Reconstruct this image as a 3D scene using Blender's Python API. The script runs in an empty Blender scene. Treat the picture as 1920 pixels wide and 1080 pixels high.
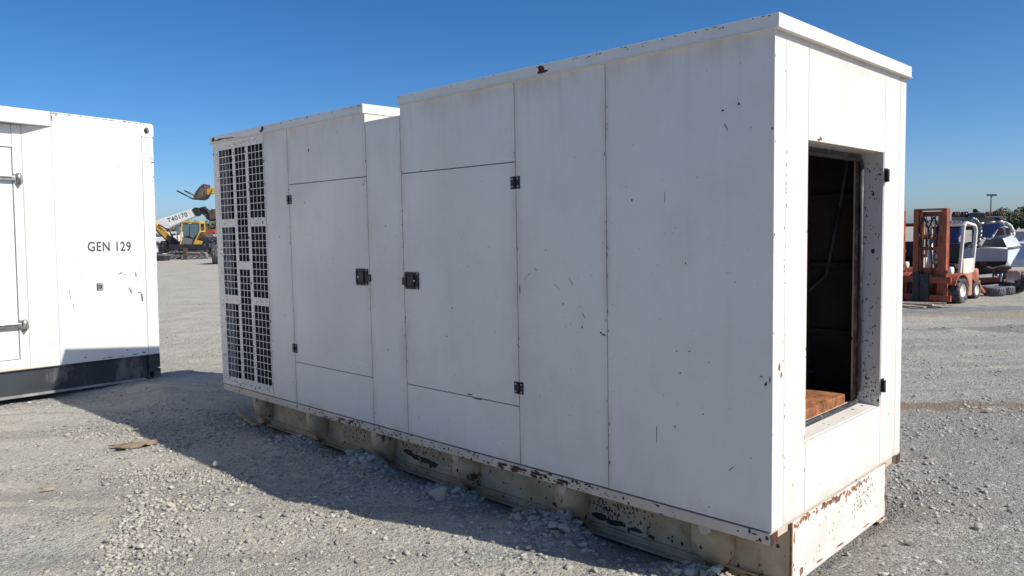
import bpy, bmesh, math, random
import numpy as np
from mathutils import Vector, Matrix

random.seed(7)
rng = np.random.default_rng(7)
S = bpy.context.scene
COL = S.collection
R = math.radians

# ------------------------------------------------------------------ camera
CR = Vector((0.99983650, -0.00133908, -0.01803311))
CU = Vector((0.01808276, 0.07404071, 0.99709126))
CF = Vector((0.0, 0.99725432, -0.07405282))
FPX = 1450.3
EYE = Vector((0, 0, 1.6))
cd = bpy.data.cameras.new('camera')
cam = bpy.data.objects.new('camera', cd)
COL.objects.link(cam)
cd.sensor_width = 36.0
cd.lens = FPX / 1920 * 36.0
cd.clip_start = 0.05
cd.clip_end = 6000
M = Matrix((CR, CU, -CF)).transposed().to_4x4()
M.translation = EYE
cam.matrix_world = M
S.camera = cam

# ------------------------------------------------------------------ world, sun, exposure
SUN_EL, SUN_AZ = 41.3, 118.2
w = bpy.data.worlds.new('World')
S.world = w
w.use_nodes = True
nt = w.node_tree
bg = nt.nodes['Background']
sky = nt.nodes.new('ShaderNodeTexSky')
sky.sky_type = 'NISHITA'
sky.sun_disc = False
sky.sun_elevation = R(SUN_EL)
sky.sun_rotation = R(SUN_AZ)
sky.altitude = 0
sky.air_density = 0.66
sky.dust_density = 0.95
sky.ozone_density = 4.8
hs = nt.nodes.new('ShaderNodeHueSaturation')
hs.inputs['Saturation'].default_value = 1.24
nt.links.new(sky.outputs[0], hs.inputs['Color'])
nt.links.new(hs.outputs[0], bg.inputs[0])
bg.inputs[1].default_value = 0.108
sl = bpy.data.lights.new('sun', 'SUN')
sl.energy = 4.25
sl.angle = R(0.53)
sl.color = (1.0, 0.955, 0.89)
so = bpy.data.objects.new('sun', sl)
COL.objects.link(so)
sd = Vector((0.6623124, -0.3549399, 0.6598181))
so.rotation_euler = sd.to_track_quat('Z', 'Y').to_euler()
so.location = sd * 30
S.view_settings.view_transform = 'Standard'
S.view_settings.look = 'None'
S.view_settings.exposure = 0.32
S.view_settings.gamma = 1
S.render.engine = 'CYCLES'
S.cycles.max_bounces = 6


# ------------------------------------------------------------------ helpers: objects
def tag(o, label=None, cat=None, group=None, kind=None):
    if label: o['label'] = label
    if cat: o['category'] = cat
    if group: o['group'] = group
    if kind: o['kind'] = kind
    return o


def empty(name, loc, rz=0.0, rx=0.0):
    o = bpy.data.objects.new(name, None)
    COL.objects.link(o)
    o.location = loc
    o.rotation_euler = (rx, 0, rz)
    o.empty_display_size = 0.2
    return o


def copy_tree(o, parent=None):
    c = o.copy()
    COL.objects.link(c)
    c.parent = parent
    for ch in list(o.children):
        copy_tree(ch, c)
    return c


class MB:
    """collects simple shapes into one mesh"""

    def __init__(self):
        self.v, self.f, self.m = [], [], []
        self.sm = []
        self.cur = 0

    def add(self, vs, fs, smooth=False):
        n = len(self.v)
        self.v += [tuple(a) for a in vs]
        for f in fs:
            self.f.append(tuple(n + i for i in f))
            self.m.append(self.cur)
            self.sm.append(smooth)
        return self

    def box(self, a, b, rot=None, piv=None):
        x0, y0, z0 = (min(a[i], b[i]) for i in range(3))
        x1, y1, z1 = (max(a[i], b[i]) for i in range(3))
        vs = [Vector(c) for c in ((x0, y0, z0), (x1, y0, z0), (x1, y1, z0), (x0, y1, z0), (x0, y0, z1), (x1, y0, z1), (x1, y1, z1), (x0, y1, z1))]
        if rot is not None:
            p = Vector(piv) if piv is not None else sum(vs, Vector()) / 8
            vs = [rot @ (q - p) + p for q in vs]
        return self.add(vs, [(0, 3, 2, 1), (4, 5, 6, 7), (0, 1, 5, 4), (1, 2, 6, 5), (2, 3, 7, 6), (3, 0, 4, 7)])

    def tube(self, p, q, r, r2=None, n=12, cap=True, smooth=True):
        p, q = Vector(p), Vector(q)
        r2 = r if r2 is None else r2
        d = (q - p).normalized()
        a = d.orthogonal().normalized()
        b = d.cross(a)
        vs = []
        for c, rr in ((p, r), (q, r2)):
            for i in range(n):
                t = 2 * math.pi * i / n
                vs.append(c + a * math.cos(t) * rr + b * math.sin(t) * rr)
        self.add(vs, [(i, (i + 1) % n, n + (i + 1) % n, n + i) for i in range(n)], smooth)
        if cap:
            k = len(self.v) - 2 * n
            self.f.append(tuple(k + n - 1 - i for i in range(n))); self.m.append(self.cur); self.sm.append(False)
            self.f.append(tuple(k + n + i for i in range(n))); self.m.append(self.cur); self.sm.append(False)
        return self

    def path(self, pts, r, n=8):
        for i in range(len(pts) - 1):
            self.tube(pts[i], pts[i + 1], r, n=n)
        return self

    def bar(self, p, q, wd, ht, up=(0, 0, 1)):
        """box section beam from p to q"""
        p, q = Vector(p), Vector(q)
        d = (q - p).normalized()
        s = d.cross(Vector(up))
        if s.length < 1e-4: s = d.cross(Vector((1, 0, 0)))
        s.normalize()
        t = s.cross(d)
        vs = []
        for c in (p, q):
            for a, b in ((-1, -1), (1, -1), (1, 1), (-1, 1)):
                vs.append(c + s * a * wd / 2 + t * b * ht / 2)
        return self.add(vs, [(0, 1, 2, 3), (7, 6, 5, 4), (0, 4, 5, 1), (1, 5, 6, 2), (2, 6, 7, 3), (3, 7, 4, 0)])

    def prism(self, poly, vec):
        """polygon (3D points) extruded along vec"""
        n = len(poly)
        P = [Vector(a) for a in poly]
        vec = Vector(vec)
        nrm = Vector((0, 0, 0))
        for i in range(n):
            nrm += P[i].cross(P[(i + 1) % n])
        if nrm.dot(vec) > 0: P.reverse()
        vs = P + [a + vec for a in P]
        return self.add(vs, [tuple(range(n)), tuple(range(2 * n - 1, n - 1, -1))] + [(i, n + i, n + (i + 1) % n, (i + 1) % n) for i in range(n)])

    def lathe(self, prof, c, axis, n=24, smooth=True):
        """prof: list of (r, h) closed loop along axis"""
        c, d = Vector(c), Vector(axis).normalized()
        a = d.orthogonal().normalized()
        b = d.cross(a)
        k = len(prof)
        vs = []
        for i in range(n):
            t = 2 * math.pi * i / n
            u = a * math.cos(t) + b * math.sin(t)
            for r, h in prof:
                vs.append(c + u * r + d * h)
        fs = []
        for i in range(n):
            for j in range(k):
                fs.append((i * k + j, ((i + 1) % n) * k + j, ((i + 1) % n) * k + (j + 1) % k, i * k + (j + 1) % k))
        return self.add(vs, fs, smooth)

    def build(self, name, mats, parent=None, bevel=0.0, loc=None, fix=True):
        me = bpy.data.meshes.new(name)
        me.from_pydata(self.v, [], self.f)
        mats = mats if isinstance(mats, (list, tuple)) else [mats]
        for m in mats: me.materials.append(m)
        me.polygons.foreach_set('material_index', self.m)
        me.polygons.foreach_set('use_smooth', self.sm)
        me.update()
        if fix:
            bm = bmesh.new(); bm.from_mesh(me)
            bmesh.ops.recalc_face_normals(bm, faces=bm.faces)
            bm.to_mesh(me); bm.free()
        o = bpy.data.objects.new(name, me)
        COL.objects.link(o)
        if parent is not None: o.parent = parent
        if loc is not None: o.location = loc
        if bevel:
            b = o.modifiers.new('bevel', 'BEVEL')
            b.width = bevel; b.segments = 2; b.limit_method = 'ANGLE'; b.angle_limit = R(40)
        return o


# ------------------------------------------------------------------ helpers: materials
MATS = {}


class NT:
    def __init__(self, name):
        self.mat = bpy.data.materials.new(name)
        self.mat.use_nodes = True
        self.t = self.mat.node_tree
        self.b = self.t.nodes['Principled BSDF']

    def n(self, ty, **kw):
        nd = self.t.nodes.new(ty)
        for k, v in kw.items():
            if k.startswith('i_'):
                nd.inputs[k[2:]].default_value = v
            else:
                setattr(nd, k, v)
        return nd

    def l(self, a, b):
        self.t.links.new(a, b)

    def coord(self):
        return self.n('ShaderNodeTexCoord').outputs['Object']

    def mapping(self, src, scale=(1, 1, 1), loc=(0, 0, 0)):
        m = self.n('ShaderNodeMapping')
        m.inputs['Scale'].default_value = scale
        m.inputs['Location'].default_value = loc
        self.l(src, m.inputs['Vector'])
        return m.outputs[0]

    def noise(self, src, scale, detail=4, rough=0.55, dist=0.0, out='Fac'):
        m = self.n('ShaderNodeTexNoise')
        m.inputs['Scale'].default_value = scale
        m.inputs['Detail'].default_value = detail
        m.inputs['Roughness'].default_value = rough
        m.inputs['Distortion'].default_value = dist
        self.l(src, m.inputs['Vector'])
        return m.outputs[out]

    def ramp(self, src, a, b, va=0.0, vb=1.0):
        m = self.n('ShaderNodeMapRange')
        m.interpolation_type = 'SMOOTHSTEP'
        m.inputs['From Min'].default_value = a
        m.inputs['From Max'].default_value = b
        m.inputs['To Min'].default_value = va
        m.inputs['To Max'].default_value = vb
        self.l(src, m.inputs['Value'])
        return m.outputs[0]

    def math(self, op, a, b=None):
        m = self.n('ShaderNodeMath', operation=op)
        for i, x in enumerate((a, b)):
            if x is None: continue
            if isinstance(x, (int, float)): m.inputs[i].default_value = x
            else: self.l(x, m.inputs[i])
        return m.outputs[0]

    def mix(self, fac, a, b):
        m = self.n('ShaderNodeMix', data_type='RGBA')
        for sock, x in ((m.inputs[0], fac), (m.inputs[6], a), (m.inputs[7], b)):
            if isinstance(x, (int, float)): sock.default_value = x
            elif isinstance(x, tuple): sock.default_value = (*x, 1) if len(x) == 3 else x
            else: self.l(x, sock)
        return m.outputs[2]

    def bump(self, h, strength=0.3, dist=0.01):
        m = self.n('ShaderNodeBump')
        m.inputs['Strength'].default_value = strength
        m.inputs['Distance'].default_value = dist
        self.l(h, m.inputs['Height'])
        self.l(m.outputs[0], self.b.inputs['Normal'])

    def col(self, c): 
        if isinstance(c, tuple): self.b.inputs['Base Color'].default_value = (*c, 1)
        else: self.l(c, self.b.inputs['Base Color'])

    def rough(self, r):
        if isinstance(r, (int, float)): self.b.inputs['Roughness'].default_value = r
        else: self.l(r, self.b.inputs['Roughness'])


def simple(name, c, rough=0.6, metal=0.0, var=0.25, scale=6.0, dirt=None, dirt_amt=0.5, bump=0.0):
    """base colour with broken-up tone, and dust or rust over it"""
    k = NT(name)
    co = k.coord()
    n1 = k.noise(co, scale, 6, 0.6)
    f = k.ramp(n1, 0.3, 0.7)
    dark = tuple(x * (1 - var) for x in c)
    lite = tuple(min(1, x * (1 + var * 0.6)) for x in c)
    base = k.mix(f, dark, lite)
    if dirt:
        n2 = k.noise(k.mapping(co, (1, 1, 0.6), (3.1, 1.7, 9.2)), scale * 1.7, 8, 0.65)
        base = k.mix(k.ramp(n2, 0.62 - dirt_amt * 0.3, 0.75 - dirt_amt * 0.15), base, dirt)
    k.col(base)
    k.rough(k.ramp(n1, 0.2, 0.8, rough - 0.08, min(1, rough + 0.1)))
    k.b.inputs['Metallic'].default_value = metal
    if bump: k.bump(n1, bump, 0.01)
    return k.mat


def chips(k, co, cell, size, presence, seed=0.0):
    """mask of small irregular paint chips: Voronoi cells, only some of them, with a random radius"""
    wob = k.noise(co, cell * 3.2, 3, 0.6, out='Color')
    mx = k.n('ShaderNodeVectorMath', operation='MULTIPLY_ADD')
    k.l(wob, mx.inputs[0]); mx.inputs[1].default_value = (0.35 / cell,) * 3
    k.l(k.mapping(co, (1, 1, 0.7), (seed, seed * 1.3, seed * 0.7)), mx.inputs[2])
    v = k.n('ShaderNodeTexVoronoi')
    v.inputs['Scale'].default_value = cell
    k.l(mx.outputs[0], v.inputs['Vector'])
    sp = k.n('ShaderNodeSeparateColor')
    k.l(v.outputs['Color'], sp.inputs[0])
    rad = k.math('MULTIPLY', k.math('POWER', sp.outputs[0], 2.5), size)
    on = k.math('LESS_THAN', sp.outputs[1], presence)
    hit = k.math('LESS_THAN', v.outputs['Distance'], rad)
    return k.math('MULTIPLY', hit, on)


def white_paint(name, base=(0.755, 0.715, 0.655), grime=0.35, chip=0.5, dark=(0.035, 0.033, 0.035), rust=0.0, dust=0.0, rough=0.42, streak=1.0, seams=()):
    k = NT(name)
    co = k.coord()
    geo_n = k.noise(co, 1.1, 5, 0.6)
    st = k.noise(k.mapping(co, (5, 5, 0.55)), 1.6, 6, 0.65)
    fine = k.noise(co, 34, 6, 0.7)
    c = k.mix(k.ramp(geo_n, 0.35, 0.7, 0, 0.8), base, tuple(x * y for x, y in zip(base, (0.93, 0.925, 0.90))))
    blot = k.noise(co, 3.2, 5, 0.6)
    c = k.mix(k.ramp(st, 0.48, 0.85, 0, grime * streak * 0.5), c, (0.50, 0.44, 0.35))
    c = k.mix(k.ramp(blot, 0.46, 0.72, 0, grime * 0.45), c, (0.53, 0.475, 0.39))
    c = k.mix(k.ramp(fine, 0.55, 0.75, 0, 0.16 * grime * 2), c, (0.42, 0.38, 0.33))
    if seams:
        sx = k.n('ShaderNodeSeparateXYZ'); k.l(co, sx.inputs[0])
        tot = None
        for ax, pos, wid in seams:
            d = k.math('ABSOLUTE', k.math('SUBTRACT', sx.outputs[ax], pos))
            g_ = k.ramp(d, wid, 0.0)
            tot = g_ if tot is None else k.math('MAXIMUM', tot, g_)
        sn = k.noise(k.mapping(co, (3, 3, 1.2), (2, 5, 8)), 2.2, 6, 0.65)
        c = k.mix(k.math('MULTIPLY', tot, k.ramp(sn, 0.38, 0.66, 0.05, 0.45)), c, (0.47, 0.405, 0.31))
        drip = k.noise(k.mapping(co, (22, 22, 0.5), (2, 5, 8)), 1.0, 4, 0.6)
        top = k.ramp(sx.outputs[2], 1.75, 2.42)
        c = k.mix(k.math('MULTIPLY', top, k.ramp(drip, 0.52, 0.75, 0, 0.3)), c, (0.47, 0.40, 0.31))
    if dust:
        dn = k.noise(co, 4.5, 8, 0.62)
        c = k.mix(k.ramp(dn, 0.30, 0.62, 0.15 * dust, dust), c, (0.42, 0.29, 0.165))
    if rust:
        rn = k.noise(k.mapping(co, (1, 1, 0.8), (5, 2, 1)), 13, 8, 0.68)
        rl = k.noise(k.mapping(co, (1, 1, 1), (1, 7, 4)), 1.7, 3, 0.5)
        hazy = k.math('MULTIPLY', k.ramp(rn, 0.60 - 0.08 * rust, 0.72), k.ramp(rl, 0.42, 0.6))
        c = k.mix(k.math('MULTIPLY', hazy, 0.5), c, (0.45, 0.22, 0.09))
        hard = k.math('MULTIPLY', k.ramp(rn, 0.70 - 0.07 * rust, 0.715 - 0.07 * rust), k.ramp(rl, 0.46, 0.56))
        rc = k.mix(k.noise(co, 60, 4), (0.05, 0.022, 0.015), (0.17, 0.065, 0.028))
        c = k.mix(hard, c, rc)
    if chip:
        m = chips(k, co, 16, 0.26, 0.10 * chip if chip > 1 else 0.0)
        m2 = chips(k, co, 34, 0.34 if chip > 1 else 0.15, 0.10 * chip * (1 if chip > 1 else 0.6), 3.7)
        c = k.mix(k.math('MAXIMUM', m, m2), c, dark)
    k.col(c)
    k.rough(k.ramp(geo_n, 0.3, 0.7, rough - 0.05, rough + 0.14))
    big = k.noise(co, 2.3, 2, 0.45)
    h = k.math('ADD', k.math('MULTIPLY', big, 1.0), k.math('MULTIPLY', fine, 0.02))
    k.bump(h, 0.5, 0.014)
    return k.mat


mt_white = white_paint('white_paint', chip=0.5, grime=0.36, seams=((1, .869, .05), (1, 1.488, .07), (1, 2.503, .10), (1, 2.882, .07), (1, 3.903, .08), (1, 4.268, .08), (2, 2.41, .16), (2, .29, .08)))
mt_white_worn = white_paint('worn_white_paint', chip=3.0, grime=0.5, dust=0.15)
mt_white_cap = white_paint('roof_edge_paint', chip=0.8, grime=0.4)
mt_rail = white_paint('rail_paint', base=(0.66, 0.575, 0.48), chip=3.4, grime=0.7, rust=0.85, dust=0.25)
mt_skid = white_paint('skid_paint', base=(0.76, 0.58, 0.39), chip=2.4, grime=0.9, rust=1.4, dust=0.8, dark=(0.02, 0.018, 0.02), rough=0.7)
mt_skid_end = white_paint('skid_end_paint', base=(0.76, 0.74, 0.69), chip=1.3, grime=0.6, rust=0.5, dust=0.10)
mt_speck = white_paint('speckled_paint', base=(0.60, 0.59, 0.57), chip=6.5, grime=0.4, dust=0.1)
mt_rust = simple('rusted_steel', (0.33, 0.125, 0.045), 0.85, var=0.5, scale=14, dirt=(0.10, 0.04, 0.02), dirt_amt=0.4, bump=0.4)
mt_rust_dark = simple('dark_rust', (0.075, 0.03, 0.02), 0.85, var=0.5, scale=30, dirt=(0.20, 0.075, 0.03), dirt_amt=0.3)
mt_chip = simple('bare_dark_metal', (0.030, 0.028, 0.032), 0.7, var=0.3, scale=40)
mt_black = simple('black_plastic', (0.012, 0.013, 0.016), 0.6, var=0.3, scale=20)
mt_rubber = simple('rubber_seal', (0.028, 0.03, 0.034), 0.6, var=0.4, scale=14, dirt=(0.16, 0.14, 0.12), dirt_amt=0.3)
mt_seam = simple('dark_seam', (0.05, 0.045, 0.042), 0.8, var=0.3, scale=9)
mt_inside = simple('sooty_interior', (0.036, 0.031, 0.032), 0.9, var=0.5, scale=3, dirt=(0.028, 0.022, 0.02), dirt_amt=0.2)
mt_radiator = simple('radiator_core', (0.012, 0.016, 0.024), 0.9, 0.0, var=0.6, scale=4, dirt=(0.035, 0.03, 0.028), dirt_amt=0.2)
mt_steel = simple('galvanised_steel', (0.42, 0.41, 0.39), 0.38, 0.75, var=0.3, scale=25, dirt=(0.30, 0.24, 0.18), dirt_amt=0.3)
mt_screw = simple('screw_head', (0.45, 0.44, 0.42), 0.35, 0.8, var=0.2, scale=30)


# ------------------------------------------------------------------ the ground
A0 = Vector((1.0919, 3.2230, 0))           # generator near corner
TH = R(135.5295)
EL = Vector((math.cos(TH), math.sin(TH), 0))      # along the generator
EW = Vector((EL.y, -EL.x, 0))                     # across it
LUGS = [0.373 + 0.8774 * i for i in range(6)]


def hash2(ix, iy, seed):
    h = (ix.astype(np.int64) * 374761393 + iy.astype(np.int64) * 668265263 + seed * 1442695041) & 0x7fffffff
    h = ((h ^ (h >> 13)) * 1274126177) & 0x7fffffff
    h = h ^ (h >> 16)
    return (h & 0xffffff) / float(0xffffff)


def vnoise(x, y, seed=0):
    ix, iy = np.floor(x), np.floor(y)
    fx, fy = x - ix, y - iy
    fx = fx * fx * fx * (fx * (fx * 6 - 15) + 10); fy = fy * fy * fy * (fy * (fy * 6 - 15) + 10)
    a, b = hash2(ix, iy, seed), hash2(ix + 1, iy, seed)
    c, d = hash2(ix, iy + 1, seed), hash2(ix + 1, iy + 1, seed)
    return (a * (1 - fx) + b * fx) * (1 - fy) + (c * (1 - fx) + d * fx) * fy


def fbm(x, y, sc, oct=4, seed=0, rough=0.5):
    t, a, s = 0, 1, 0
    for i in range(oct):
        t = t + a * vnoise(x * sc * 2 ** i + 13.7 * i, y * sc * 2 ** i + 7.1 * i, seed + i)
        s += a; a *= rough
    return t / s - 0.5


HEAPS = []
for i, l in enumerate(LUGS):
    hh = [0.085, 0.12, 0.085, 0.105, 0.07, 0.03][i]
    c = A0 + EL * (l - 0.03 + 0.03 * (i % 2)) + EW * 0.03
    HEAPS.append((c.x, c.y, hh, 0.24, 0.15))
c = A0 + EL * 0.02 + EW * 0.3
HEAPS.append((-2.05, 8.4, 0.07, 0.9, 0.5))       # low bank in the shadow behind the two boxes
HEAPS.append((-3.55, 7.75, 0.07, 0.7, 0.25))


def gheight(x, y):
    x = np.asarray(x, float); y = np.asarray(y, float)
    d = np.hypot(x, y)
    z = 0.05 * fbm(x, y, 0.35, 3, 1) + 0.030 * fbm(x, y, 1.6, 3, 5)
    z = z + 0.026 * fbm(x, y, 7, 4, 9, 0.6)
    # wheel ruts dragged across the yard behind
    fade = 1 / (1 + (d / 60) ** 2)
    yy = y - 0.10 * x + 0.8 * fbm(x, y, 0.10, 2, 31)
    band = np.clip((d - 6.5) / 3, 0, 1)
    z = z + band * fade * 0.075 * (fbm(x * 0.12, yy, 1.5, 3, 40))
    z = z + band * 0.07 * np.exp(-((yy - 12.0) / 0.25) ** 2) * np.clip((x - 3) / 2, 0, 1)
    z = z + band * 0.05 * np.exp(-((yy - 10.6) / 0.3) ** 2) * np.clip((x - 3) / 2, 0, 1) * (1 + 1.5 * fbm(x, y, 2, 3, 14))
    z = z + band * 0.05 * np.exp(-((yy - 12.3) / 0.35) ** 2) * (1 + 0.8 * fbm(x, y, 4, 3, 3))
    # swept left front is smoother
    for hx, hy, hh, ra, rb in HEAPS:
        dx, dy = x - hx, y - hy
        u = dx * EL.x + dy * EL.y
        v = dx * EW.x + dy * EW.y
        g = np.exp(-((u / ra) ** 2 + (v / rb) ** 2))
        z = z + hh * g * (1 + 0.7 * fbm(x, y, 7, 3, 21))
    # level under the generator so that the skid sits on it
    dx, dy = x - A0.x, y - A0.y
    u = dx * EL.x + dy * EL.y
    v = dx * EW.x + dy * EW.y
    dip = (1 / (1 + np.exp(-(u + 0.02) / 0.04))) * (1 / (1 + np.exp((u - 5.3) / 0.1))) * (1 / (1 + np.exp(-(v + 0.10) / 0.05))) * (1 / (1 + np.exp((v - 1.45) / 0.04)))
    z = z - 0.065 * dip
    ins = (1 / (1 + np.exp(-(u + 0.1) / 0.06))) * (1 / (1 + np.exp((u - 5.1) / 0.06))) * (1 / (1 + np.exp(-(v - 0.10) / 0.025))) * (1 / (1 + np.exp((v - 1.5) / 0.05)))
    z = z * (1 - ins) - 0.085 * ins + ins * 0.5 * np.maximum(z + 0.06, 0)
    return z


def axis(lo, hi, flo, fhi, step, grow):
    a = list(np.arange(flo, fhi + 1e-6, step))
    s, x = step, fhi
    while x < hi:
        s *= grow; x += s; a.append(x)
    s, x = step, flo
    b = []
    while x > lo:
        s *= grow; x -= s; b.append(x)
    return np.array(b[::-1] + a)


def make_ground():
    xs = axis(-3000, 3000, -5.0, 5.2, 0.028, 1.045)
    ys = axis(-3000, 3000, 2.4, 9.5, 0.028, 1.045)
    X, Y = np.meshgrid(xs, ys)
    Z = gheight(X, Y)
    far = np.clip((np.hypot(X, Y) - 25) / 30, 0, 1)
    Z = Z * (1 - 0.8 * far)
    nx, ny = len(xs), len(ys)
    co = np.stack([X, Y, Z], -1).reshape(-1, 3)
    idx = np.arange(nx * ny).reshape(ny, nx)
    f = np.stack([idx[:-1, :-1], idx[:-1, 1:], idx[1:, 1:], idx[1:, :-1]], -1).reshape(-1, 4)
    me = bpy.data.meshes.new('ground')
    me.vertices.add(len(co)); me.vertices.foreach_set('co', co.ravel())
    me.loops.add(f.size); me.loops.foreach_set('vertex_index', f.ravel().astype(np.int32))
    me.polygons.add(len(f))
    me.polygons.foreach_set('loop_start', np.arange(0, f.size, 4, dtype=np.int32))
    me.polygons.foreach_set('use_smooth', np.ones(len(f), bool))
    me.update(); me.validate()
    o = bpy.data.objects.new('ground', me)
    COL.objects.link(o)
    tag(o, kind='structure')
    k = NT('gravel_ground')
    co = k.coord()
    big = k.noise(co, 0.35, 5, 0.55)
    mid = k.noise(co, 1.7, 6, 0.62, 0.4)
    drag = k.noise(k.mapping(co, (0.18, 1.3, 1)), 1.1, 6, 0.6)
    fine = k.noise(co, 26, 6, 0.75)
    grit = k.n('ShaderNodeTexVoronoi'); grit.inputs['Scale'].default_value = 95; k.l(co, grit.inputs['Vector'])
    grit2 = k.n('ShaderNodeTexVoronoi'); grit2.inputs['Scale'].default_value = 38; k.l(co, grit2.inputs['Vector'])
    sg = k.n('ShaderNodeSeparateColor'); k.l(grit.outputs['Color'], sg.inputs[0])
    sg2 = k.n('ShaderNodeSeparateColor'); k.l(grit2.outputs['Color'], sg2.inputs[0])
    c = k.mix(k.ramp(mid, 0.38, 0.62), (0.535, 0.48, 0.375), (0.46, 0.43, 0.35))
    c = k.mix(k.ramp(big, 0.40, 0.62, 0, 0.7), c, (0.40, 0.38, 0.315))
    c = k.mix(k.ramp(drag, 0.50, 0.66, 0, 0.45), c, (0.34, 0.30, 0.25))
    c = k.mix(k.ramp(drag, 0.46, 0.36, 0, 0.5), c, (0.54, 0.49, 0.41))
    right = k.n('ShaderNodeSeparateXYZ'); k.l(co, right.inputs[0])
    rt = k.math('ADD', right.outputs[0], k.math('MULTIPLY', k.math('SUBTRACT', big, 0.5), 6.0))
    ny = k.math('ADD', right.outputs[1], k.math('MULTIPLY', k.math('SUBTRACT', mid, 0.5), 2.0))
    c = k.mix(k.math('MULTIPLY', k.ramp(rt, 0.6, 2.0, 0, 0.85), k.ramp(ny, 7.2, 6.2, 0.25, 1.0)), c, (0.265, 0.238, 0.205))      # greyer, damper dirt east of the box
    streak = k.noise(k.mapping(co, (0.10, 2.6, 1), (4, 1, 0)), 1.0, 5, 0.6)
    c = k.mix(k.ramp(streak, 0.51, 0.60, 0, 0.55), c, (0.245, 0.225, 0.195))
    lf = k.math('SUBTRACT', k.math('MULTIPLY', right.outputs[0], -1.0), k.math('MULTIPLY', k.math('SUBTRACT', big, 0.5), 3.0))
    fy = k.ramp(right.outputs[1], 7.0, 14.0)
    c = k.mix(k.math('MULTIPLY', k.math('MULTIPLY', k.ramp(lf, 1.0, 3.0), fy), 0.65), c, (0.60, 0.53, 0.42))
    # single grains, pale and dark
    cl = k.ramp(k.noise(co, 1.25, 4, 0.6), 0.42, 0.60, 0.25, 1.0)
    c = k.mix(k.math('MULTIPLY', cl, 0.35), c, (0.33, 0.325, 0.295))
    c = k.mix(k.math('MULTIPLY', k.ramp(sg.outputs[0], 0.78, 0.95, 0, 0.8), cl), c, (0.60, 0.585, 0.52))
    c = k.mix(k.math('MULTIPLY', k.ramp(sg.outputs[1], 0.78, 0.93, 0, 0.9), cl), c, (0.085, 0.083, 0.08))
    c = k.mix(k.ramp(sg2.outputs[0], 0.93, 0.99, 0, 0.6), c, (0.20, 0.20, 0.20))
    c = k.mix(k.ramp(sg2.outputs[1], 0.93, 0.99, 0, 0.6), c, (0.58, 0.57, 0.54))
    c = k.mix(k.ramp(fine, 0.35, 0.7, 0, 0.35), c, (0.29, 0.27, 0.235))
    # damp brown soil spilled near the right of the box and along the far ridge
    xyz = k.n('ShaderNodeSeparateXYZ'); k.l(co, xyz.inputs[0])

    mid2 = k.noise(co, 0.9, 6, 0.65)

    def patch(px, py, rx, ry):
        dx = k.math('DIVIDE', k.math('SUBTRACT', xyz.outputs[0], px), rx)
        dy = k.math('DIVIDE', k.math('ADD', k.math('SUBTRACT', xyz.outputs[1], py), k.math('MULTIPLY', k.math('SUBTRACT', mid2, 0.5), ry * 5)), ry)
        dd = k.math('ADD', k.math('MULTIPLY', dx, dx), k.math('MULTIPLY', dy, dy))
        dd = k.math('ADD', dd, k.math('MULTIPLY', k.math('SUBTRACT', mid, 0.5), 2.2))
        return k.ramp(dd, 1.2, 0.5)
    soil = (0.225, 0.175, 0.125)
    c = k.mix(k.math('MULTIPLY', patch(3.7, 6.62, 0.85, 0.22), 0.9), c, soil)
    c = k.mix(k.math('MULTIPLY', patch(8.2, 12.6, 3.0, 0.16), 0.5), c, (0.25, 0.19, 0.125))
    c = k.mix(k.math('MULTIPLY', patch(8.0, 11.3, 3.0, 0.28), 0.7), c, (0.19, 0.175, 0.155))
    c = k.mix(k.math('MULTIPLY', patch(9.5, 14.0, 5.0, 0.9), 0.85), c, (0.225, 0.22, 0.21))
    k.col(c)
    k.rough(0.95)
    h = k.math('ADD', k.math('MULTIPLY', k.math('SUBTRACT', 1.0, grit.outputs['Distance']), 0.35), k.math('MULTIPLY', fine, 0.8))
    h = k.math('ADD', h, k.math('MULTIPLY', k.math('SUBTRACT', 1.0, grit2.outputs['Distance']), 0.5))
    k.bump(h, 0.9, 0.02)
    k.b.inputs['Specular IOR Level'].default_value = 0.2
    me.materials.append(k.mat)
    return o


ground = make_ground()


# ------------------------------------------------------------------ stones
def stone_material():
    k = NT('gravel_stone')
    gi = k.n('ShaderNodeNewGeometry').outputs['Random Per Island']
    oi = k.n('ShaderNodeObjectInfo').outputs['Random']
    r = k.math('FRACT', k.math('ADD', gi, oi))
    cr = k.n('ShaderNodeValToRGB')
    e = cr.color_ramp.elements
    e[0].position = 0.0; e[0].color = (0.11, 0.112, 0.11, 1)
    e[1].position = 1.0; e[1].color = (0.56, 0.54, 0.465, 1)
    for ps, cc in ((0.12, (0.20, 0.20, 0.18)), (0.35, (0.31, 0.305, 0.265)), (0.55, (0.41, 0.375, 0.30)), (0.72, (0.42, 0.37, 0.31)), (0.85, (0.47, 0.45, 0.38))):
        q = cr.color_ramp.elements.new(ps); q.color = (*cc, 1)
    k.l(r, cr.inputs[0])
    n1 = k.noise(k.coord(), 45, 5, 0.65)
    c = k.mix(k.ramp(n1, 0.35, 0.7, 0.1, 0.75), cr.outputs[0], (0.42, 0.385, 0.325))
    k.col(c); k.rough(0.92)
    k.bump(n1, 0.3, 0.004)
    k.b.inputs['Specular IOR Level'].default_value = 0.25
    return k.mat


mt_stone = stone_material()


def ico(sub):
    bm = bmesh.new()
    bmesh.ops.create_icosphere(bm, subdivisions=sub, radius=1)
    v = np.array([x.co[:] for x in bm.verts]); f = np.array([[q.index for q in x.verts] for x in bm.faces])
    bm.free()
    return v, f


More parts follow.
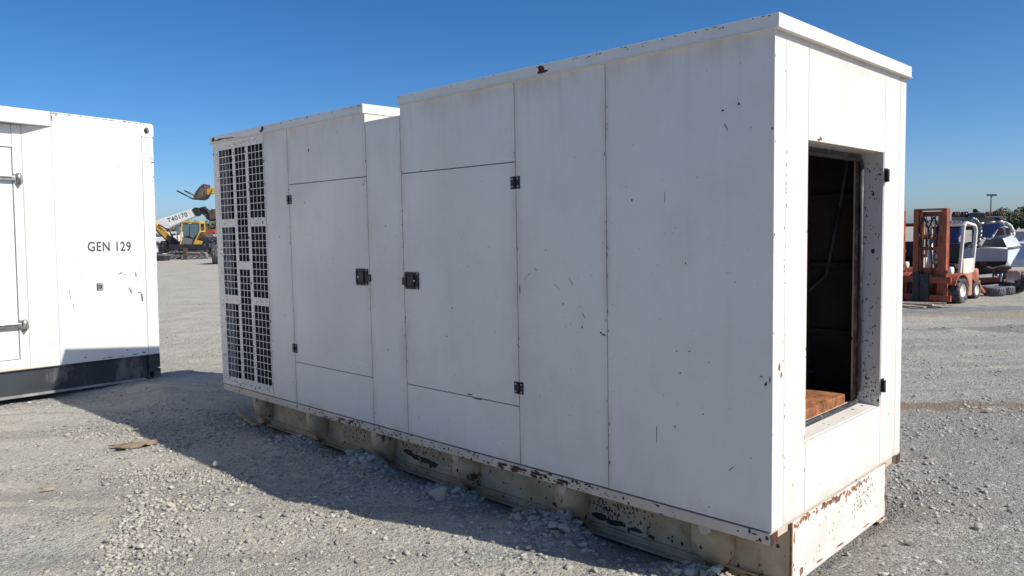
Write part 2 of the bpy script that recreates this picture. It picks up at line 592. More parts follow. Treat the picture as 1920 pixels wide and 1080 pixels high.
OCT = (np.array([(1, 0, 0), (-1, 0, 0), (0, 1, 0), (0, -1, 0), (0, 0, 1), (0, 0, -1)], float),
       np.array([(0, 2, 4), (2, 1, 4), (1, 3, 4), (3, 0, 4), (2, 0, 5), (1, 2, 5), (3, 1, 5), (0, 3, 5)]))
ICO1 = ico(1)
ICO2 = ico(2)


def stones_mesh(name, pts, sizes, base, jitter, sink=0.3):
    bv, bf = base
    n, m = len(pts), len(bv)
    V = np.repeat(bv[None], n, 0) * (1 + rng.uniform(-jitter, jitter, (n, m, 1)))
    V = V + rng.uniform(-jitter, jitter, (n, m, 3)) * 0.5
    V = V * np.stack([rng.uniform(0.8, 1.5, n), rng.uniform(0.6, 1.0, n), rng.uniform(0.35, 0.75, n)], -1)[:, None]
    # tilt about x, then turn about z
    t = rng.normal(0, 0.35, n); ct, st = np.cos(t)[:, None], np.sin(t)[:, None]
    y, z = V[..., 1] * ct - V[..., 2] * st, V[..., 1] * st + V[..., 2] * ct
    V[..., 1], V[..., 2] = y, z
    t = rng.uniform(0, 6.283, n); ct, st = np.cos(t)[:, None], np.sin(t)[:, None]
    x, y = V[..., 0] * ct - V[..., 1] * st, V[..., 0] * st + V[..., 1] * ct
    V[..., 0], V[..., 1] = x, y
    V = V * (sizes[:, None, None] * 0.5)
    z = gheight(pts[:, 0], pts[:, 1])
    V[..., 0] += pts[:, 0, None]; V[..., 1] += pts[:, 1, None]
    V[..., 2] += (z + sizes * (0.25 - sink * 0.5))[:, None]
    F = (bf[None] + (np.arange(n) * m)[:, None, None]).reshape(-1, 3)
    V = V.reshape(-1, 3)
    me = bpy.data.meshes.new(name)
    me.vertices.add(len(V)); me.vertices.foreach_set('co', V.ravel())
    me.loops.add(F.size); me.loops.foreach_set('vertex_index', F.ravel().astype(np.int32))
    me.polygons.add(len(F)); me.polygons.foreach_set('loop_start', np.arange(0, F.size, 3, dtype=np.int32))
    me.update()
    me.materials.append(mt_stone)
    o = bpy.data.objects.new(name, me); COL.objects.link(o)
    return o


def local_uv(x, y):
    dx, dy = x - A0.x, y - A0.y
    return dx * EL.x + dy * EL.y, dx * EW.x + dy * EW.y


def scatter(n, dmin, dmax, power=1.0, clump=(0.9, 0.05), seed=60):
    """random ground points in a wide fan around the camera's side of the yard"""
    out = []
    tot = 0
    while tot < n:
        k = n * 2
        d = dmin + (dmax - dmin) * rng.random(k) ** power
        a = rng.uniform(-0.72, 0.70, k)
        x, y = d * np.sin(a), d * np.cos(a)
        dens = np.clip((fbm(x, y, clump[0], 3, seed) + clump[1]) * 7.0, 0.05, 1)
        u, v = local_uv(x, y)
        inside = (u > -0.02) & (u < 5.1) & (v > 0.16) & (v < 1.45)
        k2 = (rng.random(k) < dens) & ~inside
        out.append(np.stack([x[k2], y[k2]], -1)); tot += k2.sum()
    return np.concatenate(out)[:n]


p1 = scatter(75000, 3.0, 12, 1.25, (1.3, -0.02), 60)
g = stones_mesh('grit', p1, 0.0045 + 0.008 * rng.random(len(p1)) ** 2, OCT, 0.3)
tag(g, 'fine pale and dark grit strewn over the yard', 'grit', kind='stuff')
p2 = scatter(15000, 3.0, 22, 1.2, (1.2, -0.07), 60)
g = stones_mesh('gravel', p2, 0.010 + 0.028 * rng.random(len(p2)) ** 3, ICO1, 0.24)
tag(g, 'angular grey gravel chips in drifts over the dusty ground', 'gravel', kind='stuff')
# a windrow of coarser chips lying in the sun at lower left, and rubble under the outriggers
q = []
for (ax, ay, bx, by, n, sg) in ((-2.33, 4.75, -1.93, 3.5, 900, 0.035), (-2.15, 4.6, -1.8, 3.5, 800, 0.11), (-3.4, 6.4, -2.5, 5.9, 500, 0.15), (-2.7, 5.15, -1.75, 4.95, 800, 0.09), (5.5, 13.8, 13, 14.4, 2200, 0.6), (5.5, 12.35, 12, 12.9, 2600, 0.12), (5.0, 11.0, 11, 11.6, 1800, 0.25), (3.0, 6.5, 4.4, 6.6, 500, 0.12), (2.2, 4.7, 3.2, 6.3, 350, 0.3)):
    t = rng.random(n)
    q.append(np.stack([ax + (bx - ax) * t + rng.normal(0, sg, n), ay + (by - ay) * t + rng.normal(0, sg, n)], -1))
q = np.concatenate(q)
u, v = local_uv(q[:, 0], q[:, 1])
q = q[~((u > -0.05) & (u < 5.1) & (v > 0.12))]
g = stones_mesh('coarse_gravel', q, 0.008 + 0.026 * rng.random(len(q)) ** 2.6, ICO1, 0.26, 0.25)
tag(g, 'drift of coarse angular chips lying in the sun', 'gravel', kind='stuff')
q = []
for hx, hy, hh, ra, rb in HEAPS[:6]:
    n = 620
    a, b = rng.normal(0, ra * 0.75, n), rng.normal(-0.03, rb * 0.75, n)
    q.append(np.stack([hx + a * EL.x + b * EW.x, hy + a * EL.y + b * EW.y], -1))
q = np.concatenate(q)
u, v = local_uv(q[:, 0], q[:, 1])
n = 1500
a = rng.uniform(-0.2, 5.6, n); b = -rng.random(n) ** 0.8 * 1.5 + 0.02
m_ = fbm(a, b, 2.2, 3, 88) > -0.06
q = np.concatenate([q, np.stack([A0.x + a * EL.x + b * EW.x, A0.y + a * EL.y + b * EW.y], -1)[m_]])
u, v = local_uv(q[:, 0], q[:, 1])
q = q[v < 0.13]
g = stones_mesh('rubble', q, 0.009 + 0.034 * rng.random(len(q)) ** 2, ICO1, 0.3, 0.3)
tag(g, 'small broken stone heaped against the outriggers of the skid', 'rubble', kind='stuff')

# stones large enough to pick out singly
STONE_MESHES = []
for i in range(10):
    bv, bf = ICO2
    d = rng.normal(size=(14, 3)); d /= np.linalg.norm(d, axis=1)[:, None]
    off = rng.uniform(0.45, 0.85, 14)
    V = bv.copy()
    for a, b in zip(d, off):                       # cut facets
        k = V @ a
        ov = np.maximum(k - b, 0)
        V = V - ov[:, None] * a
    V = V * (1 + rng.uniform(-0.05, 0.05, (len(V), 1)))
    V = V * np.array([1.15, 0.85, 0.62])
    me = bpy.data.meshes.new('stone')
    me.from_pydata(V.tolist(), [], bf.tolist())
    me.materials.append(mt_stone)
    STONE_MESHES.append(me)


def stone(x, y, size, label, group=None, rise=0.28, mesh=None, tilt=0.3):
    o = bpy.data.objects.new('stone', STONE_MESHES[mesh if mesh is not None else random.randrange(10)])
    COL.objects.link(o)
    z = float(gheight(x, y))
    o.location = (x, y, z + size * rise)
    o.scale = (size * 0.5,) * 3
    o.rotation_euler = (random.gauss(0, tilt), random.gauss(0, tilt), random.uniform(0, 6.28))
    tag(o, label, 'stone', group)
    return o


def on_side(l, wv):
    c = A0 + EL * l + EW * wv
    return c.x, c.y


stone(*on_side(0.185, -0.005), 0.105, 'pale sunlit rock under the overhanging near corner of the white enclosure', rise=0.08, mesh=2)
stone(0.09, 4.10, 0.075, 'large grey lump at the front foot of the rubble heap left of the near outriggers')
stone(*on_side(2.05, -0.14), 0.15, 'biggest boulder in the shade, under the fourth outrigger from the far end', mesh=7, rise=0.2)
stone(-0.92, 4.24, 0.045, 'white stone split by the shadow edge, left of the middle')
stone(-2.06, 5.24, 0.085, 'pale broken lump of stone on the shadow edge at left', mesh=6)
stone(-2.02, 4.42, 0.07, 'flat pale stone topping the windrow of chips at lower left', mesh=1)
stone(0.06, 3.80, 0.04, 'upright white stone just outside the shadow near the bottom edge')
stone(1.95, 3.75, 0.06, 'blue grey angular stone beside the sunlit end of the skid')
stone(2.40, 3.92, 0.06, 'pointed dark stone standing alone at lower right')
stone(3.95, 6.35, 0.08, 'dark clod at the far end of the brown damp patch')
NEAR = [('grey broken stone in the rubble heap under the %s outrigger', LUGS[i]) for i in range(6)]
ordn = ['nearest', 'second nearest', 'third nearest', 'fourth nearest', 'fifth nearest', 'farthest']
for i, l in enumerate(LUGS):
    for j in range([14, 18, 9, 14, 7, 6][i]):
        ll, ww = l + random.gauss(0.02, 0.15), -abs(random.gauss(0.0, 0.12)) + 0.06
        stone(*on_side(ll, ww), random.uniform(0.028, 0.085), 'grey broken stone in the rubble heap under the %s outrigger' % ordn[i], 'stones in the rubble heap of the %s outrigger' % ordn[i])
for j in range(26):
    t = random.random()
    stone(-2.15 + 0.25 * t + random.gauss(0, 0.10), 4.7 - 1.05 * t + random.gauss(0, 0.1), random.uniform(0.022, 0.05),
          'pale angular stone in the windrow of chips at lower left', 'stones in the windrow at lower left')
for j in range(24):
    t = random.random()
    stone(-1.9 + 2.3 * t + random.gauss(0, 0.25), 4.55 - 0.9 * t + random.gauss(0, 0.25), random.uniform(0.018, 0.034),
          'small stone lying loose on the sunlit ground in front of the shadow edge', 'loose stones in front of the shadow')
for j in range(40):
    x = random.uniform(1.9, 4.2); y = random.uniform(3.6, 7.8)
    if local_uv(x, y)[1] < 1.6 and local_uv(x, y)[0] > -0.1: continue
    if x / y > 0.72: continue
    stone(x, y, random.uniform(0.022, 0.05), 'loose stone on the dusty ground right of the white enclosure', 'loose stones right of the enclosure')
for j in range(22):
    x = random.uniform(-3.9, -2.3); y = random.uniform(4.9, 7.0)
    if x / y < -0.7: continue
    stone(x, y, random.uniform(0.02, 0.045), 'loose stone on the sunlit ground before the grey container', 'loose stones before the container')

# litter on the ground
mt_card = simple('brown_card', (0.23, 0.17, 0.11), 0.9, var=0.35, scale=12)
mt_wood = simple('split_wood', (0.50, 0.36, 0.22), 0.85, var=0.4, scale=25)
mt_plank = simple('weathered_plank', (0.47, 0.38, 0.29), 0.85, var=0.4, scale=14)
mb = MB()
N = 16
top = []
for i in range(N):
    t = 2 * math.pi * i / N
    rr = 1 + 0.22 * math.sin(3 * t + 1) + 0.15 * math.sin(5 * t)
    top.append((0.15 * rr * math.cos(t), 0.075 * rr * math.sin(t)))
vs = [(0, 0, 0.032)] + [(x, y, 0.006 + 0.018 * (math.sin(i * 1.9) > 0)) for i, (x, y) in enumerate(top)] + [(0, 0, 0.026)] + [(x, y, 0.001 + 0.018 * (math.sin(i * 1.9) > 0)) for i, (x, y) in enumerate(top)]
fs = [(0, 1 + i, 1 + (i + 1) % N) for i in range(N)] + [(N + 1, N + 2 + (i + 1) % N, N + 2 + i) for i in range(N)] + [(1 + i, N + 2 + i, N + 2 + (i + 1) % N, 1 + (i + 1) % N) for i in range(N)]
mb.add(vs, fs)
o = mb.build('crumpled_card', mt_card, loc=(-2.93, 5.82, float(gheight(-2.93, 5.82)) + 0.006))
o.rotation_euler = (0, 0, R(25))
tag(o, 'torn brown scrap of card lying flat on the sunlit gravel', 'litter')
mb = MB()
for (a, b, c_) in (((0, 0, 0.0), (0.24, 0.03, 0.10), 0.05), ((0.02, 0.02, 0.0), (0.30, -0.05, 0.05), 0.035), ((0.05, -0.01, 0.0), (0.17, 0.09, 0.12), 0.02)):
    a, b = Vector(a), Vector(b)
    mb.prism([a + Vector((0, -c_ / 2, 0)), a + Vector((0, c_ / 2, 0)), b + Vector((0, 0.008, 0)), b + Vector((0, -0.006, 0.01))], (0, 0, 0.014))
o = mb.build('split_board', mt_wood, loc=(*on_side(4.62, 0.03), float(gheight(*on_side(4.62, 0.03))) + 0.02))
o.rotation_euler = (0, 0, R(150))
tag(o, 'splintered piece of light wood under the far outrigger', 'wood')
mb = MB()
mb.bar((0, 0, 0.008), (0.075, 0.02, 0.014), 0.014, 0.008)
o = mb.build('cigarette_sized_stick', mt_wood, loc=(-3.0, 4.78, float(gheight(-3.0, 4.78)) + 0.004))
o.name = 'wood_chip'
tag(o, 'small pale sliver of wood on the ground at far left', 'wood')


# ------------------------------------------------------------------ paint chips as thin flakes
def flakes(name, items, parent, mat, plane, out):
    """items: (a, b, wa, hb, ang) jagged patches on a plane; plane(a,b)->point, out = outward normal"""
    mb = MB()
    out = Vector(out)
    for (a, b, wa, hb, ang) in items:
        n = 9
        ca, sa = math.cos(ang), math.sin(ang)
        poly = []
        for i in range(n):
            t = 2 * math.pi * i / n
            rr = random.uniform(0.55, 1.15)
            x, y = wa / 2 * rr * math.cos(t), hb / 2 * rr * math.sin(t)
            poly.append(Vector(plane(a + x * ca - y * sa, b + x * sa + y * ca)))
        k = len(mb.v)
        d = 0.0008 + random.random() * 0.0005
        mb.prism([q + out * (d - 0.003) for q in poly], out * 0.003)
    o = mb.build(name, mat, parent, fix=True)
    o['kind'] = 'stuff'
    return o


# ------------------------------------------------------------------ the generator enclosure
# local frame: x across (0 = long shaded face), y along (0 = sunlit end), z up
GEN = empty('generator_enclosure', A0, R(135.5295 - 90))
tag(GEN, 'long white generator enclosure with an open end doorway and louvre grilles, on a rusty skid', 'generator')
GL, GW = 5.17, 1.598
ZB, ZT = 0.287, 2.404
G = 0.0026      # half seam
T = 0.035


def gbox(name, x0, x1, y0, y1, z0, z1, mat, bevel=0.002, parent=None):
    return MB().box((x0, y0, z0), (x1, y1, z1)).build(name, mat, parent or GEN, bevel=bevel)


# side panels: (kind, l0, l1, z0, z1)
def side_panel(name, l0, l1, z0, z1, mat=mt_white, w=0.0, parent=None):
    return gbox(name, w, w + T, l0 + G, l1 - G, z0 + G, z1 - G, mat, 0.0018, parent)


gbox('side_panel', 0, T, 0.0, 0.869 - G, ZB + G, ZT + 0.01, mt_white, 0)
side_panel('side_panel', 0.869, 1.488, ZB, ZT + 0.01)
side_panel('upper_panel', 1.488, 2.503, 1.974, ZT + 0.01)
door2 = side_panel('access_door', 1.488, 2.503, 0.617, 1.974)
side_panel('lower_panel', 1.488, 2.503, ZB, 0.617)
side_panel('side_panel', 2.503, 2.882, ZB, 2.345)
side_panel('upper_panel', 2.882, 3.903, 1.98, ZT + 0.01)
door1 = side_panel('access_door', 2.882, 3.903, 0.612, 1.98)
side_panel('lower_panel', 2.882, 3.903, ZB, 0.612)
side_panel('side_panel', 3.903, 4.268, ZB, ZT + 0.01)

# the grille panel: solid strips round eight rectangular openings
cols = [(4.288, 4.534, [(0.372, 1.022), (1.088, 1.672), (1.744, 2.330)], 4, (11, 10, 10)),
        (4.584, 4.765, [(0.374, 1.314), (1.383, 2.332)], 3, (16, 16)),
        (4.815, 5.058, [(0.366, 1.012), (1.088, 1.672), (1.742, 2.332)], 4, (11, 10, 10))]
mb = MB()
zt = ZT + 0.01
ys = [4.268 + G] + [c for cc in cols for c in (cc[0], cc[1])] + [GL]
for i in range(0, len(ys) - 1, 2):
    mb.box((0, ys[i], ZB + G), (0.004, ys[i + 1], zt))
for (a, b, rows, nc, nr) in cols:
    zz = [ZB + G] + [z for r_ in rows for z in r_] + [zt]
    for i in range(0, len(zz) - 1, 2):
        mb.box((0, a, zz[i]), (0.004, b, zz[i + 1]))
grille_panel = mb.build('grille_panel', mt_white_worn, GEN)
for (a, b, rows, nc, nr) in cols:
    for (z0, z1), k in zip(rows, nr):
        mb = MB()
        for j in range(1, nc):
            y = a + (b - a) * j / nc
            mb.box((0.0006, y - 0.0028, z0), (0.0034, y + 0.0028, z1))
        for j in range(1, k):
            z = z0 + (z1 - z0) * j / k
            mb.box((0.0010, a, z - 0.0028), (0.0030, b, z + 0.0028))
        mb.build('louvre_grille', mt_white_worn, grille_panel)
gbox('radiator', 0.10, 0.5, 4.30, 5.10, 0.33, 2.36, mt_radiator, 0)
gbox('grille_surround', 0.0045, 0.03, 4.268 + G, 4.286, ZB + 0.01, zt, mt_seam, 0)
# seam backing (dark, seen in the gaps only)
gbox('frame_backing', T + 0.001, T + 0.012, T + 0.02, 2.495, ZB, ZT, mt_inside, 0)
gbox('frame_backing', T + 0.001, T + 0.012, 2.495, 2.89, ZB, 2.335, mt_inside, 0)
gbox('frame_backing', T + 0.001, T + 0.012, 2.89, 4.27, ZB, ZT, mt_inside, 0)

# end panels, with the doorway
D0, D1, DZ0, DZ1, DD = 0.330, 1.268, 0.615, 1.973, 0.115


def end_panel(name, x0, x1, z0, z1, mat=mt_white):
    return gbox(name, x0 + G * .6, x1 - G * .6, 0.0, T, z0 + G, z1 - G, mat, 0.0018)


gbox('corner_post', T + 0.0002, 0.108 - G * .6, 0.0, T, ZB + G, ZT + 0.01, mt_white, 0)
end_panel('end_panel', 0.108, D0, ZB, ZT + 0.01)
end_panel('lintel_panel', D0, 1.276, DZ1, ZT + 0.01)
end_panel('sill_panel', D0, 1.276, ZB, DZ0)
end_panel('end_panel', 1.276, 1.505, ZB, ZT + 0.01)
end_panel('corner_post', 1.505, GW, ZB, ZT + 0.01)
gbox('frame_backing', 0.05, D0 - 0.03, T + 0.001, T + 0.010, ZB, ZT, mt_seam, 0)
gbox('frame_backing', 1.30, GW - 0.04, T + 0.001, T + 0.010, ZB, ZT, mt_seam, 0)
gbox('frame_backing', D0, 1.28, T + 0.001, T + 0.010, ZB, DZ0 - 0.03, mt_seam, 0)
gbox('frame_backing', D0, 1.28, T + 0.001, T + 0.010, DZ1 + 0.03, ZT, mt_seam, 0)
# door reveal
gbox('door_jamb', D1, D1 + 0.03, 0.003, DD + 0.04, DZ0 - 0.02, DZ1 + 0.02, mt_speck, 0)
gbox('door_jamb', D0 - 0.03, D0 - 0.001, T + 0.001, DD + 0.04, DZ0, DZ1, mt_speck, 0)
gbox('door_head', D0, D1, T + 0.001, DD + 0.04, DZ1, DZ1 + 0.025, mt_speck, 0)
mb = MB().prism([(D0, 0.02, DZ0), (D0, 0.02, DZ0 - 0.025), (D0, DD + 0.04, DZ0 - 0.025), (D0, DD + 0.04, DZ0 + 0.012)], (D1 - D0, 0, 0))
mb.build('door_sill', mt_white_worn, GEN)
# inner frame and its rubber seal
fx0, fx1, fz0, fz1 = D0 + 0.0, D1 - 0.03, DZ0 + 0.010, DZ1 - 0.03
mb = MB()
mb.box((fx1, DD, fz0), (D1 - 0.002, DD + 0.02, DZ1)); mb.box((D0, DD, fz1), (fx1, DD + 0.02, DZ1))
mb.build('inner_frame', simple('primer_brown', (0.11, 0.09, 0.08), 0.8, var=0.4, scale=12, dirt=(0.33, 0.30, 0.27), dirt_amt=0.35), GEN, bevel=0.003)
sp = []
rr = 0.05
zc0, zc1 = fz0 + 0.012, fz1
for t in np.linspace(0, 90, 7):
    sp.append((fx1 - rr + rr * math.cos(R(t)), zc1 - rr + rr * math.sin(R(t))))
loop = [(fx1, zc0 + rr)] + sp + [(fx0, zc1)]
low = [(fx0, zc0)] + [(fx1 - rr + rr * math.cos(R(t)), zc0 + rr + rr * math.sin(R(t))) for t in np.linspace(-90, 0, 7)]
mb = MB()
pts = [(x, DD - 0.012, z) for x, z in low + loop]
mb.path(pts, 0.013, 8)
mb.build('door_seal', mt_rubber, GEN)

# roof caps with a drip lip

for (y0, y1, nm) in ((-0.024, 2.503 + 0.002, 'high'), (2.882, GL + 0.024, 'low')):
    mb = MB()
    mb.box((-0.014, y0, ZT), (GW + 0.004, y1, ZT + 0.058))
    mb.box((-0.019, y0 - 0.005, ZT - 0.004), (GW + 0.009, y1 + 0.002, ZT - 0.0005 + 0.002))
    cap = mb.build('roof_cap', mt_white_cap, GEN, bevel=0.003)
gbox('exhaust_well_floor', 0.0 + T, GW - T, 2.503, 2.882, 2.30, 2.335, mt_white, 0)
gbox('well_wall', 0.004, GW - 0.004, 2.884, 2.884 + T, 2.336, ZT - 0.005, mt_white, 0)
gbox('well_wall', 0.004, GW - 0.004, 2.503 - T, 2.501, 2.336, ZT - 0.005, mt_white, 0)
# far long side, far end, floor
gbox('rear_side_panel', GW - T, GW, T + 0.003, 2.5, ZB, ZT, mt_white)
gbox('rear_side_panel', GW - T, GW, 2.505, 2.88, ZB, 2.345, mt_white)
gbox('rear_side_panel', GW - T, GW, 2.885, GL - T, ZB, ZT, mt_white)
gbox('far_end_panel', 0.005, GW, GL - T, GL - 0.001, ZB, ZT, mt_white)
gbox('floor_plate', 0.05, GW - 0.05, T + 0.02, GL - 0.05, ZB - 0.05, ZB - 0.01, mt_inside, 0)
# dark lining and bits of the engine bay seen through the doorway
gbox('bay_lining', GW - T - 0.03, GW - T - 0.002, DD + 0.06, 2.4, ZB + 0.01, ZT - 0.01, mt_inside, 0)
gbox('bay_lining', T + 0.014, T + 0.03, DD + 0.06, 2.46, ZB + 0.01, ZT - 0.01, mt_inside, 0)
gbox('bay_lining', T + 0.04, GW - T - 0.04, DD + 0.2, 2.4, ZT - 0.04, ZT - 0.015, mt_inside, 0)
gbox('bay_bulkhead', T + 0.04, GW - T - 0.04, 2.42, 2.46, ZB, 2.29, mt_inside, 0)
gbox('bay_post', 1.46, 1.535, 0.50, 0.60, ZB, 2.3, simple('brown_primer', (0.10, 0.055, 0.035), .8, var=.4, scale=8), 0.004)
mb = MB().lathe([(0, 0), (.10, 0), (.10, .012), (0, .016)], (1.40, 0.50, 0.735), (0, 0, 1), 28)
mb.build('filler_cap', mt_rubber, GEN)
mb = MB().box((0.10, DD + 0.035, ZB), (1.178, 1.05, 0.678))
mb.build('rusted_tank', mt_rust, GEN, bevel=0.006)
mb = MB()
mb.tube((0.62, 1.25, 0.30), (0.62, 1.25, 1.9), 0.05, n=16); mb.tube((0.62, 1.25, 1.9), (0.62, 1.9, 2.15), 0.05, n=16)
mb.build('exhaust_pipe', mt_rust, GEN)
mb = MB()
mb.lathe([(0.0, 0), (0.16, 0), (0.16, 0.02), (0.05, 0.03), (0.05, 0.06), (0, 0.06)], (0.74, 1.25, 0.86), (0, 0, 1), 28)
mb.box((0.35, 1.6, 0.35), (1.2, 2.3, 1.25))
mb.tube((0.9, 1.58, 1.0), (0.9, 1.5, 1.0), 0.14, n=24)
mb.build('engine_block', simple('oily_engine', (0.05, 0.04, 0.035), 0.6, 0.2, var=0.5, scale=8, dirt=(0.12, 0.07, 0.04), dirt_amt=0.4), GEN, bevel=0.01)


for z_ in (0.95, 1.35, 1.75, 2.1):
    gbox('wall_rib', GW - T - 0.055, GW - T - 0.031, 0.2, 2.3, z_, z_ + 0.03, mt_inside, 0.003)
mb = MB()
mb.path([(GW - T - .05, .25, 2.2), (GW - T - .06, .32, 1.7), (GW - T - .05, .40, 1.3), (GW - T - .06, .62, 1.1), (GW - T - .05, .9, 1.2)], .012, 8)
mb.path([(GW - T - .07, .70, 2.25), (GW - T - .08, .72, 1.5), (GW - T - .07, .8, 0.9), (GW - T - .09, 1.2, .7)], .018, 8)
mb.build('wiring_loom', simple('grey_cable', (0.07, 0.07, 0.075), .6, var=.3, scale=20), GEN)
gbox('junction_box', GW - T - .12, GW - T - .03, .72, .95, 1.35, 1.62, simple('dull_grey_box', (.09, .09, .095), .6), 0.006)


# hinges and latches
def hinge(y, z, parent, half=False):
    mb = MB()
    for s in (-1, 1):
        mb.box((-0.004, y + s * 0.004, z - 0.034), (0.0, y + s * 0.035, z + 0.034))
    o = mb.build('hinge', mt_black, parent, bevel=0.001)
    b = MB(); b.tube((-0.006, y, z - 0.033), (-0.006, y, z + 0.033), 0.0055, n=10)
    b.build('hinge_pin', mt_black, o)
    s_ = MB()
    for a in (-1, 1):
        for c in (-1, 1):
            s_.tube((-0.004, y + a * 0.021, z + c * 0.021), (-0.0062, y + a * 0.021, z + c * 0.021), 0.0048, n=8)
    so_ = s_.build('screws', mt_screw, o)
    return o


for (y, z, dd_) in ((3.902, 1.866, door1), (3.901, 0.720, door1), (1.489, 1.861, door2), (1.489, 0.723, door2)):
    hinge(y, z, dd_)
for z in (1.858, 0.728):           # what is left of the missing end door's hinges
    mb = MB()
    mb.box((1.275, -0.005, z - 0.036), (1.312, 0.0, z + 0.036))
    mb.tube((1.283, -0.014, z - 0.036), (1.283, -0.014, z + 0.03), 0.010, n=10)
    mb.build('hinge', mt_black, GEN, bevel=0.001)


def latch(y0, y1, z0, z1, tab, parent, key):
    mb = MB()
    yc, zc = (y0 + y1) / 2, (z0 + z1) / 2
    # tray with a raised rim
    mb.box((-0.004, y0, z0), (0.0, y1, z1))
    r_ = 0.014
    mb.box((-0.009, y0, z0), (-0.004, y0 + r_, z1)); mb.box((-0.009, y1 - r_, z0), (-0.004, y1, z1))
    mb.box((-0.009, y0 + r_, z0), (-0.004, y1 - r_, z0 + r_)); mb.box((-0.009, y0 + r_, z1 - r_), (-0.004, y1 - r_, z1))
    mb.box((-0.008, tab - 0.02, zc - 0.03), (0.0, tab + 0.02, zc + 0.018))
    o = mb.build('latch', mt_black, parent, bevel=0.002)
    pb = MB(); pb.box((-0.013, yc - 0.028, z0 + 0.018), (-0.0045, yc + 0.034, z1 - 0.018))
    pb.build('paddle', mt_black, o, bevel=0.004)
    kb = MB(); kb.tube((-0.004, key, zc), (-0.0145, key, zc), 0.006, n=12)
    for a in (y0 + .007, y1 - .007):
        for b in (z0 + .008, z1 - .008):
            kb.tube((-0.009, a, b), (-0.0105, a, b), 0.004, n=8)
    kb.build('keyhole', mt_screw, o)
    return o


latch(2.898, 3.037, 1.245, 1.357, 2.886, door1, 3.000)
latch(2.350, 2.489, 1.240, 1.347, 2.497, door2, 2.385)

# bottom rails
for (x0, x1) in ((-0.004, 0.055), (GW - 0.055, GW + 0.004)):
    mb = MB()
    mb.box((x0, 0.001, 0.232), (x1, GL - 0.002, 0.282))
    mb.build('bottom_rail', mt_rail, GEN, bevel=0.003)
gbox('rail_end', -0.0045, 0.056, -0.0015, 0.0005, 0.231, 0.283, mt_rust_dark, 0)
gbox('rail_end', GW - 0.056, GW + 0.0045, -0.0015, 0.0005, 0.231, 0.283, mt_rust_dark, 0)
gbox('cross_member', 0.06, GW - 0.06, 0.02, 0.07, 0.235, ZB, mt_rail, 0)

# skid: two webs with foot flanges, end plates, outriggers with pipe ends
SW = 0.205


def web(x, s):
    out = []
    for i in range(7):
        y0 = 0.012 if i == 0 else LUGS[i - 1] + 0.05
        y1 = (LUGS[i] - 0.03) if i < 6 else 4.93
        mb = MB()
        mb.box((x, y0, -0.008), (x + 0.008 * s, y1, 0.235))
        mb.box((x - 0.022 * s, y0, -0.016), (x + 0.008 * s, y1, -0.008))
        mb.box((x - 0.004 * s, y0, -0.050), (x + 0.004 * s, y1, -0.016))
        mb.box((x - 0.040 * s, y0, -0.060), (x + 0.06 * s, y1, -0.050))
        mb.build('skid_beam', mt_skid, GEN, bevel=0.002)


web(SW, 1)
web(GW - SW - 0.005, -1)
for side_ in (0, 1):
    for l in LUGS:
        n = 12
        rings = []
        for (z, k) in ((0.236, 1.0), (0.10, 1.0), (0.055, 0.9), (0.0, 0.45), (-0.055, 0.08)):
            ring = []
            for i in range(n + 1):
                t = math.pi * i / n
                ring.append((SW + 0.02 - (0.110 * k + 0.02) * math.sin(t) ** 0.6, l + 0.01 + 0.10 * math.cos(t) * (0.35 + 0.65 * k), z))
            rings.append(ring)
        if side_: rings = [[(GW - x, y, z) for x, y, z in r_] for r_ in rings]
        mb = MB()
        vs = [p for r_ in rings for p in r_]
        m_ = n + 1
        fs = [(a * m_ + i, a * m_ + i + 1, (a + 1) * m_ + i + 1, (a + 1) * m_ + i) for a in range(len(rings) - 1) for i in range(n)]
        mb.add(vs, fs, True)
        o = mb.build('outrigger', mt_skid, GEN, fix=False)
        so_ = o.modifiers.new('s', 'SOLIDIFY'); so_.thickness = 0.008
        pb = MB()
        xo = 0.078 if not side_ else GW - 0.078
        xi = 0.2 if not side_ else GW - 0.2
        pb.tube((xo, l, 0.186), (xi, l, 0.186), 0.030, n=20)
        pb.build('pipe_end', mt_rail, o, bevel=0.002)
mb = MB()
mb.box((SW + 0.004, 0.0, -0.02), (GW - SW - 0.02, 0.009, 0.272))
mb.build('skid_end_plate', mt_skid_end, GEN, bevel=0.002)
mb = MB()
mb.box((GW - SW - 0.02, 0.004, 0.0), (GW - SW + 0.0, 0.012, 0.272))
mb.build('skid_end_angle', mt_rust, GEN)
gbox('skid_end_angle', SW - 0.002, SW + 0.004, 0.002, 0.010, 0.0, 0.272, mt_rust, 0)
gbox('skid_end_plate', SW, GW - SW, 4.92, 4.93, 0.0, 0.236, mt_skid, 0)

